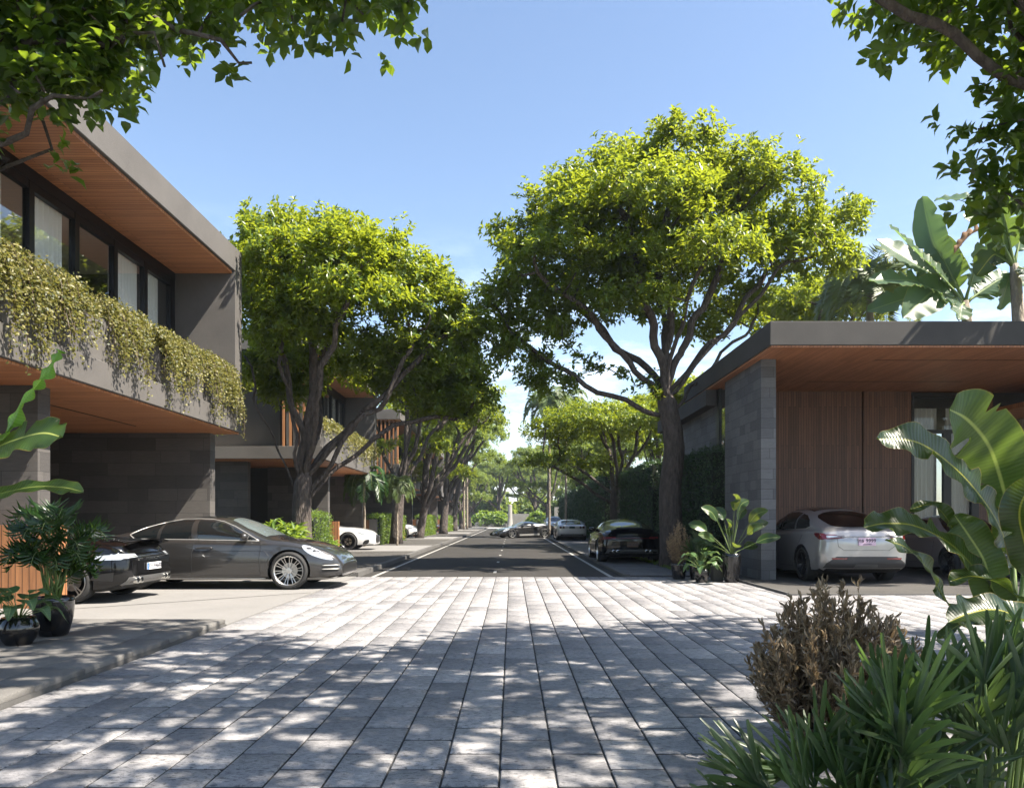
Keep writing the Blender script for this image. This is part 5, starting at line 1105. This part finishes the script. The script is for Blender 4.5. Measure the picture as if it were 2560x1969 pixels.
def blade(name, pts, width, up, mat, parent, fold=.25, ripple=.02, tears=0, seed=0, kind='banana', n=44, m=5, rev=False, curl=0, petiole=0, pr=.014, pm=None, asym=0):
    """one broad leaf: midrib through pts (base first), half-surfaces folded up by fold and rippled"""
    rng = np.random.default_rng(seed); C = catmull(pts, n); T = np.gradient(C, axis=0); T = norm(T); up = np.array(up, float)
    S_ = norm(np.cross(T, up[None])); N_ = norm(np.cross(S_, T)); u = np.linspace(0, 1, n); w = width/2*wprof(u, kind); V = []; UV = []; L_ = np.linalg.norm(np.diff(C, axis=0), axis=1).sum()
    ph = rng.uniform(0, 6, 4); cutl = {0: {}, 1: {}}
    for _ in range(tears): cutl[int(rng.integers(0, 2))][int(rng.integers(int(n*.15), int(n*.9)))] = rng.uniform(.1, .75)
    for i in range(n):
        for j in range(-m, m+1):
            v = j/m; a = abs(v); sd = 0 if v < 0 else 1; ww = w[i]*(1+asym*(1 if v > 0 else -1))
            ext = min(1, cutl[sd][i]+0) if i in cutl[sd] else 1
            if i in cutl[sd] and a > ext: a2 = ext
            else: a2 = a
            rp = ripple*(math.sin(u[i]*L_*28+ph[sd])+.7*math.sin(u[i]*L_*13+ph[2+sd]))*a**2
            back = -.10*w[i]*a if (i+1) in cutl[sd] or i in cutl[sd] else 0
            p = C[i]+S_[i]*np.sign(v)*a2*ww*math.cos(fold*1.2+curl*a)+N_[i]*(a2*ww*math.sin(fold*1.2-curl*a)+rp)+T[i]*(.12*a*w[i]+back)
            V.append(p); UV.append((u[i]*L_*1.2, .5+.5*v))
    k = 2*m+1; F = [(i*k+j, i*k+j+1, (i+1)*k+j+1, (i+1)*k+j) for i in range(n-1) for j in range(k-1)]
    me = np_mesh(name, V, F); uvl = me.uv_layers.new(name='UVMap'); li = np.zeros(len(me.loops), np.int32); me.loops.foreach_get('vertex_index', li); uvl.data.foreach_set('uv', np.array(UV, np.float32)[li].ravel())
    o = link(name, me, mat, parent, True)
    if petiole:
        d = norm(C[0]-C[2]); q = [C[0]+d*petiole+np.array([0, 0, -.15*petiole]), C[0]+d*petiole*.5, C[0], C[n//4], C[n//2], C[int(n*.8)]]
        off = N_[0]*0; MB().tube([x-N_[0]*.004 for x in q], [pr*1.25, pr, pr*.8, pr*.6, pr*.4, pr*.15], 6).build('midrib', pm or stem_g, o, True)
    return o
# ---- strelitzia on the right edge of the picture
t = empty('banana_plant', 'big banana-leaved plant at the right edge in front of the silver saloon', 'plant', (0, 0, 0))
base = PX(2590, 1560, 4.9)
def rl(pts, Yb, Yt, width, up, seed, mat=ban_near, **k):
    ys = np.linspace(Yt, Yb, len(pts)); P = [PX(a, b, y) for (a, b), y in zip(pts, ys)][::-1]; width *= .86
    return blade('leaf', P, width, up, mat, t, seed=seed, **k)
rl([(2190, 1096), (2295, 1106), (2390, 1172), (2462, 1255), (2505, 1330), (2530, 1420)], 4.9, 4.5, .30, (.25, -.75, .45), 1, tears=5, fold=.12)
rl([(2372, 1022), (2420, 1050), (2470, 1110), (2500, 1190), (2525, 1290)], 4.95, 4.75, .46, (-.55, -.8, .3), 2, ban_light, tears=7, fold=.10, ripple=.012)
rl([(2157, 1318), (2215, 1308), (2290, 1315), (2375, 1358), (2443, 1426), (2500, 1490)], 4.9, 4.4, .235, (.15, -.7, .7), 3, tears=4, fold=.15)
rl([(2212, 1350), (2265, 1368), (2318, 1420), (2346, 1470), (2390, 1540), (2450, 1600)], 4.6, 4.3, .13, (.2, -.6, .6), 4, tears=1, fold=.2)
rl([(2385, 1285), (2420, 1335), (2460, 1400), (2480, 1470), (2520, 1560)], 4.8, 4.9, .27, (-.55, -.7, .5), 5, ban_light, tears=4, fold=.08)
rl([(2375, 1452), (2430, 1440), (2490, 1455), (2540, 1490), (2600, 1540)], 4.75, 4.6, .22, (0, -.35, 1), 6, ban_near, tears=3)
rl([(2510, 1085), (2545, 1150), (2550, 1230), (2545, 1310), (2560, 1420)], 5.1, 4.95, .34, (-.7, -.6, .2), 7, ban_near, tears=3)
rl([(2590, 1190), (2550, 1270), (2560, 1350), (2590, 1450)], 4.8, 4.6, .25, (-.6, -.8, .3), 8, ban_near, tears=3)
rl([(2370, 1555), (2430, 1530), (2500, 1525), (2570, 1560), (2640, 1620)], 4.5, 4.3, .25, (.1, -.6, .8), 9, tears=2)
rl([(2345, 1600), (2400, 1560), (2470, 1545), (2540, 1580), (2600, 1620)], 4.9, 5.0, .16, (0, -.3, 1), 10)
rl([(2275, 1272), (2330, 1262), (2370, 1300), (2400, 1370)], 4.95, 5.0, .10, (0, -.7, .6), 14)
st = MB()
for a, b, Y in ((2530, 1420, 4.9), (2525, 1290, 4.95), (2500, 1490, 4.9), (2450, 1600, 4.6), (2520, 1560, 4.8), (2560, 1420, 5.1), (2590, 1450, 4.8)):
    p = PX(a, b, Y); st.tube([(3.35+rngp.normal(0, .04), 4.85+rngp.normal(0, .04), 0), (p[0]*.5+3.3*.5, p[1], p[2]*.45), tuple(p)], [.035, .026, .014], 7)
st.build('stalks', stem_g, t, True)
# ---- strelitzia at the left edge
t = empty('banana_plant', 'banana-leaved plant reaching in at the left edge above the potted palm', 'plant', (0, 0, 0))
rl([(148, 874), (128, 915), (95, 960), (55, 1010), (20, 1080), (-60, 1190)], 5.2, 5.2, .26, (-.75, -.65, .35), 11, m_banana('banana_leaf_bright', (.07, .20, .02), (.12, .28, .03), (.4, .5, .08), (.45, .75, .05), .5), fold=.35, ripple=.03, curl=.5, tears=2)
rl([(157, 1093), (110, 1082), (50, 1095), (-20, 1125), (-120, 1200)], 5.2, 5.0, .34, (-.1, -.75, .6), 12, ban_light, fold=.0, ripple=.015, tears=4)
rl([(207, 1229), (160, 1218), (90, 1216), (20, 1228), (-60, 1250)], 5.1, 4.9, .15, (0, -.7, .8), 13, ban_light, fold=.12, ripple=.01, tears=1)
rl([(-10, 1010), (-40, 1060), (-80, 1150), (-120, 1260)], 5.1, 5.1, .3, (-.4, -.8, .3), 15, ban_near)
st = MB()
for a, b in ((-60, 1190), (-120, 1200), (-60, 1250), (-120, 1260)):
    p = PX(a, b, 5.1); st.tube([(-4.05+rngp.normal(0, .03), 5.2, .085), (-3.95, 5.15, .5), tuple(p)], [.03, .022, .012], 7)
st.build('stalks', stem_g, t, True)
# ---- tall bananas behind the carport roof
def tall_banana(label, c, Y, leaves, seed, width=1.0, mat=None):
    global t
    t = empty('banana_tree', label, 'banana tree', (0, 0, 0)); b = PX(*c, Y)
    MB().tube([(b[0]+.5, Y+.1, 0), (b[0]+.3, Y, b[2]*.5), (b[0]+.05, Y, b[2]-.4), tuple(b)], [.26, .2, .15, .11], 12).build('trunk', bark_far, t, True)
    for i, (tp, mid, w_, up, mt) in enumerate(leaves):
        e = PX(*tp, Y+(-.8 if i % 2 else .5)); m_ = PX(*mid, Y+(-.4 if i % 2 else .2)); s = b+(m_-b)*.32
        o = blade('leaf', [s, s+(m_-s)*.55+np.array([0, 0, .06]), m_, e], w_*width, up, mt or mat or ban_far, t, fold=.16, ripple=.035, tears=5, seed=seed+i, n=40, petiole=float(np.linalg.norm(s-b)), pr=.05)
    return t
tall_banana('tall banana tree with broad pale leaves standing above the carport roof', (2412, 752), 24.6, [
    ((2305, 490), (2330, 600), .95, (-.6, -.8, .3), None), ((2222, 562), (2300, 640), 1.0, (-.2, -.6, .8), None), ((2191, 598), (2290, 660), 1.1, (0, -.8, .6), None), ((2172, 702), (2270, 700), 1.0, (.1, -.75, .7), None),
    ((2167, 778), (2270, 745), 1.05, (.2, -.8, .6), None), ((2258, 795), (2330, 730), 1.25, (.3, -.85, .5), None), ((2326, 574), (2365, 655), 1.0, (-.6, -.8, .2), ban_light), ((2520, 570), (2450, 640), 1.0, (.5, -.8, .3), None),
    ((2545, 778), (2490, 720), .95, (.2, -.7, .6), None), ((2400, 800), (2400, 775), .7, (0, -1, .3), None), ((2600, 720), (2510, 700), 1.0, (0, -.7, .7), None)], 100)
tall_banana('second banana tree right of the tall one, partly out of the picture', (2535, 660), 22.5, [
    ((2336, 500), (2430, 500), .75, (0, -.6, .8), None), ((2412, 545), (2470, 545), .9, (.2, -.8, .6), None), ((2600, 480), (2560, 560), 1.0, (.4, -.8, .3), None), ((2480, 440), (2510, 540), .9, (-.5, -.8, .2), ban_light),
    ((2440, 690), (2480, 640), .8, (-.3, -.9, .3), ban_near), ((2620, 740), (2580, 690), 1.1, (0, -.8, .6), ban_near), ((2500, 775), (2515, 720), .8, (.3, -.9, .2), None)], 130, .95)
dry_m = m_banana('dead_leaf', (.20, .11, .06), (.33, .20, .12), (.3, .2, .1), (.3, .2, .1), .15, .8)
blade('dead_leaf', [PX(2480, 570, 23.8), PX(2430, 585, 23.6), PX(2385, 635, 23.6)], .4, (0, -.5, .9), dry_m, t, fold=.9, ripple=.04, tears=4, seed=200)
# ---- lady palms, bottom right
def fan(P, D, U, W, rng, p, d, up, n, L0, w):
    d = norm(np.array(d)); s = norm(np.cross(d, up)); spread = rng.uniform(1.0, 1.7)
    for i in range(n):
        a = (i/(n-1)-.5)*spread+rng.normal(0, .05); e = norm(d*math.cos(a)+s*math.sin(a)+np.array(up)*rng.normal(.05, .1)); ln = L0*rng.uniform(.8, 1.1)*(1-.18*abs(a))
        P.append(p); D.append(e); U.append(norm(np.cross(s, d)*-1)*.8+s*math.sin(a)*.3+rng.normal(0, .12, 3)); W.append((ln, w*rng.uniform(.8, 1.15)))
def seg_mesh(name, P, D, N, W, rng, droop=.16):
    """long ribbed palm segments with blunt toothed tips"""
    us = np.array([0, .12, .35, .6, .82, .95, 1.0]); ws = np.array([.25, .6, .95, 1, .85, .6, .3]); V = []; F = []
    for p, d, n, (ln, w) in zip(P, D, N, W):
        d = norm(np.array(d)); s = norm(np.cross(n, d)); n = np.cross(d, s); b = len(V); dr = droop*rng.uniform(.2, 1.3)
        for u, q in zip(us, ws):
            c = np.array(p)+d*ln*u+np.array([0, 0, -1])*dr*ln*u**2.2
            V += [c-s*w/2*q+n*w*.16*q, c-s*w/4*q-n*w*.04, c+n*w*.14*q, c+s*w/4*q-n*w*.04, c+s*w/2*q+n*w*.16*q]
        for i in range(len(us)-1):
            for j in range(4): F.append((b+5*i+j, b+5*i+j+1, b+5*i+6+j, b+5*i+5+j))
    return np_mesh(name, V, F)
def lady_palm(label, loc, seed, fans, L0=.38, w=.025, stems=9, pot=None):
    rng = np.random.default_rng(seed); tt = empty('lady_palm', label, 'plant', loc); P = []; D = []; U = []; W = []; st = MB(); loc = np.array(loc)
    for c, d in fans:
        c = np.array(c)-loc; fan(P, D, U, W, rng, c, d, norm(np.array([-d[0]*.3, -.55, .8])+rng.normal(0, .25, 3)), int(rng.integers(6, 9)), L0*rng.uniform(.85, 1.15), w)
        r = np.array([c[0]*.3, c[1]*.3, 0]); st.tube([tuple(r), tuple((r+c)/2+np.array([0, 0, .05])), tuple(c)], [.010, .007, .005], 5)
    st.build('stem_bundle', stem_g, tt, True); link('fronds', seg_mesh('fronds', P, D, U, W, rng), leaf_lady, tt, True); return tt
rf = np.random.default_rng(77); f1 = []; f2 = []
for i in range(78):
    px = rf.uniform(1860, 2330); py = 1985-(px-1860)*.55+rf.uniform(-10, 300); Y = rf.uniform(2.9, 3.5); c = PX(px, py, Y); k = (px-2120)/230
    if c[2] > .06: f1.append((c, (k*.8-.15+rf.normal(0, .3), -.25+rf.normal(0, .3), .8+rf.normal(0, .25))))
for i in range(84):
    px = rf.uniform(2240, 2680); py = 1760-(px-2240)*.28+rf.uniform(-20, 420); Y = rf.uniform(2.9, 3.7); c = PX(px, py, Y); k = (px-2440)/230
    if c[2] > .06: f2.append((c, (k*.7+rf.normal(0, .35), -.2+rf.normal(0, .3), .9+rf.normal(0, .2))))
lady_palm('lady palm clump in the bottom right corner, its leaves lowest and nearest the paving', (1.45, 3.2, 0), 301, f1)
lady_palm('lady palm clump at the right edge, rising in front of the banana leaves', (2.1, 3.3, 0), 302, f2)
# ---- brown dry shrub
def dry_shrub(label, loc, r, H, n, seed, L0=.045, w=.26, tw=.004):
    rng = np.random.default_rng(seed); tt = empty('dry_shrub', label, 'shrub', loc); W = MB(); P = []; D = []; N = []
    for i in range(n):
        a = rng.uniform(0, 2*PI); q = math.sqrt(rng.uniform(0, 1)); top = np.array([r*q*math.cos(a), r*q*math.sin(a), H*(1-.45*q*q)*rng.uniform(.62, 1.08)]); b = top*np.array([.25, .25, 0]); mid = (b+top)/2*np.array([1.35, 1.35, .9])
        c = bezier(b, mid, top, 12)
        if i % 2 == 0: W.tube(c[::2], [tw*1.6, tw*1.4, tw*1.2, tw, tw*.8, tw*.6], 4)
        m = int(rng.integers(26, 44)); s = 1-rng.uniform(0, 1, m)**1.6*.75
        for u in s:
            j = min(int(u*11), 10); p = c[j]+(c[j+1]-c[j])*(u*11-j); t_ = norm(c[j+1]-c[j]); P.append(p); D.append(t_*.9+rng.normal(0, .42, 3)); N.append(rng.normal(0, 1, 3))
    W.build('twigs', stem_b, tt); P = np.array(P); k = len(P); link('foliage', leaf_mesh('foliage', P, D, N, L0*rng.uniform(.6, 1.25, k), L0*w, T_OVAL), leaf_dry, tt); return tt
dry_shrub('brown dried shrub with small upright leaves behind the lady palms', (1.88, 4.45, 0), .50, .96, 360, 311, .058, .24)
# ---- pots and their plants
def pot(tt, r0, r1, H, z=0, belly=0):
    prof = [(0, .0), (r0*.92, .0), (r0, .02)]+[(r0+(r1-r0)*u+belly*math.sin(PI*u), .02+(H-.02)*u) for u in np.linspace(.1, 1, 9)]+[(r1-.018, H+.004), (r1-.03, H-.03), (r1-.035, H-.05)]
    MB().lathe(prof, 32, (0, 0, z)).build('pot', pot_m, tt, True); MB().lathe([(r1-.03, H-.05), (0, H-.045)], 24, (0, 0, z)).build('soil', soil_m, tt)
tt = empty('potted_palm', 'feathery dark palm in a tall glossy black pot beside the timber gate', 'potted plant', (-5.04, 8.45, .086)); pot(tt, .15, .205, .42, 0, .02)
rng = np.random.default_rng(321); P = []; D = []; N = []; Ln = []; W = MB()
for i in range(30):
    a = i*2.399; b = (.07*math.cos(a*1.7), .07*math.sin(a*1.7), .40); st_h = rng.uniform(.1, .8); lean = rng.uniform(.02, .16); s = (b[0]+lean*math.cos(a), b[1]+lean*math.sin(a), .42+st_h)
    W.tube([b, ((b[0]+s[0])/2, (b[1]+s[1])/2, (b[2]+s[2])/2+.03), s], [.011, .009, .006], 5)
    q, p_, d_, n_, l_ = frond(rng, s, a, rng.uniform(.75, 1.35), rng.uniform(.36, .56), .4, .24, 10, hang=.0); W.tube(q, .0035, 4); P += p_; D += d_; N += n_; Ln += l_
W.build('stalks', stem_g, tt, True); link('fronds', leaf_mesh('fronds', P, D, N, np.array(Ln), .022, T_OVAL), leaf_dark, tt)
def broadleaf(label, loc, seed, pr, n, L0, w, H, mat, leafkind='heart', up=(.4, 1.2), spread=.2, name='potted_plant'):
    tt = empty(name, label, 'potted plant', loc); pot(tt, *pr); rng = np.random.default_rng(seed); ph = pr[2]-.04
    for i in range(n):
        a = i*2.399+rng.uniform(-.2, .2); f = (i+.5)/n; e = up[1]+(up[0]-up[1])*f; d = np.array([math.cos(a)*math.cos(e), math.sin(a)*math.cos(e), math.sin(e)]); st_l = H*(1-.45*f)*rng.uniform(.8, 1.1)
        s = np.array([0, 0, ph])+d*st_l; o2 = np.array([math.cos(a), math.sin(a), .0]); ln = L0*rng.uniform(.8, 1.15); m_ = s+o2*ln*.5+np.array([0, 0, ln*(.18-.1*f)]); e_ = s+o2*ln*(.95)+np.array([0, 0, -ln*(.05+.5*f)])
        if leafkind == 'oval': m_ = s+d*ln*.45+o2*ln*.12; e_ = s+d*ln*.75+o2*ln*.5-np.array([0, 0, .08*ln])
        l_ = blade('leaf', [s, m_, e_], w*rng.uniform(.85, 1.1), norm(np.array([-o2[0]*.3, -o2[1]*.3, 1.0])) if leafkind != 'oval' else norm(np.array([0, -.9, .5])), mat, tt, fold=.15, ripple=.006, seed=seed+i, kind=leafkind, n=18, m=4)
        MB().tube([(0, 0, ph), tuple(np.array([0, 0, ph])+d*st_l*.5+np.array([0, 0, .02])), tuple(s), tuple(m_-np.array([0, 0, .002]))], [.006, .005, .004, .002], 5).build('stalk', stem_g, l_, True)
    return tt
heart_m = m_banana('heart_leaf', (.045, .10, .035), (.075, .14, .055), (.25, .35, .12), (.35, .5, .15), .3, .4)
fic_m = m_banana('fiddle_leaf', (.018, .045, .012), (.035, .075, .02), (.25, .30, .08), (.35, .42, .05), .3, .28)
broadleaf('broad heart-leaved plant in a round black pot at the left edge', (-5.02, 7.82, .086), 331, (.13, .15, .28, 0, .05), 17, .24, .20, .34, heart_m)
broadleaf('broad-leaved plant in the small front pot of the group beside the stone column', (4.08, 16.5, .0), 341, (.12, .165, .28, 0, .02), 16, .30, .20, .42, heart_m)
broadleaf('tall paddle-leaved plant in the largest black pot against the stone column', (4.74, 16.55, .0), 351, (.15, .20, .62, 0, .015), 17, .46, .24, 1.0, fic_m, 'oval', (.25, 1.45))
tt = dry_shrub('brown twiggy bush in a black pot at the foot of the big right tree', (3.80, 17.45, .0), .28, 1.18, 120, 361, .05, .3); pot(tt, .14, .185, .35)
for ch in tt.children:
    if ch.name.startswith(('twigs', 'foliage')): ch.location.z = .30; ch.scale = (1, 1, .82)
rf = np.random.default_rng(9); ff = []
for i in range(22):
    a = rf.uniform(0, 2*PI); e = rf.uniform(.3, 1.3); d = np.array([math.cos(a)*math.cos(e), math.sin(a)*math.cos(e), math.sin(e)]); ff.append((np.array([4.16, 17.35, .45])+d*rf.uniform(.15, .42), d))
tt = lady_palm('potted fan palm between the brown bush and the paddle-leaved plant', (4.16, 17.35, 0), 371, ff, .34, .026); pot(tt, .12, .15, .32)
o = MB().box(4.40, 4.62, 16.75, 17.0, 0, .34).build('planter_box', conc_dark, bevel=.006); tag(o, 'small grey square planter box between the pots by the column', 'planter')
# ---- leafy clumps by the left pier and under the trees
def clump(label, loc, r, H, n, L0, w, seed, mat, per=9):
    rng = np.random.default_rng(seed); tt = empty('leafy_shrub', label, 'shrub', loc); a = rng.uniform(0, 2*PI, n); q = np.sqrt(rng.uniform(0, 1, n)); C = np.c_[r*q*np.cos(a), r*q*np.sin(a), H*(1-.5*q*q)*rng.uniform(.35, .8, n)]
    D = C*np.array([.8, .8, .2])+np.array([0, 0, .55]); W = MB()
    for c in C: W.tube([(c[0]*.3, c[1]*.3, 0), tuple(c)], .010, 5)
    W.build('stem_bundle', stem_g, tt); link('foliage', leaf_mesh('foliage', *rosettes(rng, C, D, per, L0, w, .9, .9), T_OVAL), mat, tt); return tt
clump('lush long-leaved shrub between the pale pier and the first left tree', (-5.95, 19.9, .05), .62, 1.45, 46, .52, .15, 381, leaf_green)
clump('dark ground shrub at the foot of the hedge behind the potted group', (4.9, 18.9, .0), .35, .8, 18, .3, .2, 382, leaf_dark)
clump('small shrub beside the driveway of the second villa', (-6.9, 28.4, .05), .4, .9, 20, .3, .2, 383, leaf_green)
for i, (x, yy, r) in enumerate(((-9, 131, 2.2), (-4.8, 132, 2.0), (-2.2, 130.5, 1.6), (4.6, 131, 1.9), (-13, 130, 2.6))):
    clump(['wide', 'rounded', 'small', 'single', 'outermost'][i]+' bright green bush beyond the cross street '+['left of the pillar', 'next left of the pillar', 'right beside the pillar', 'between the two pale walls', 'at the far left corner'][i], (x, yy, 0), r, 3.2, 90, .8, .4, 400+i, leaf_green, 10)
for i, (x, yy, r) in enumerate(((-20, 158, 5), (-11, 160, 4.5), (-3.5, 158, 4.5), (4.5, 161, 4.5), (12, 159, 5), (21, 158, 5))):
    clump(['leftmost', 'second', 'third', 'fourth', 'fifth', 'rightmost'][i]+' of the tall dark thickets closing the far end of the street', (x, yy, 0), r, 7.5, 130, 1.5, .5, 420+i, leaf_far, 11)
# ---- haze over the whole street
hz = MB().box(-120, 120, -60, 260, -1.6, 40).mesh('haze'); o = bpy.data.objects.new('haze', hz); COL.objects.link(o); o['kind'] = 'stuff'
hm = bpy.data.materials.new('haze'); hm.use_nodes = True; nt = hm.node_tree; nt.nodes.clear(); ou = nt.nodes.new('ShaderNodeOutputMaterial'); pv = nt.nodes.new('ShaderNodeVolumePrincipled')
pv.inputs['Color'].default_value = (.75, .86, 1, 1); pv.inputs['Density'].default_value = .0004; pv.inputs['Anisotropy'].default_value = .3; nt.links.new(pv.outputs[0], ou.inputs['Volume']); hz.materials.append(hm)
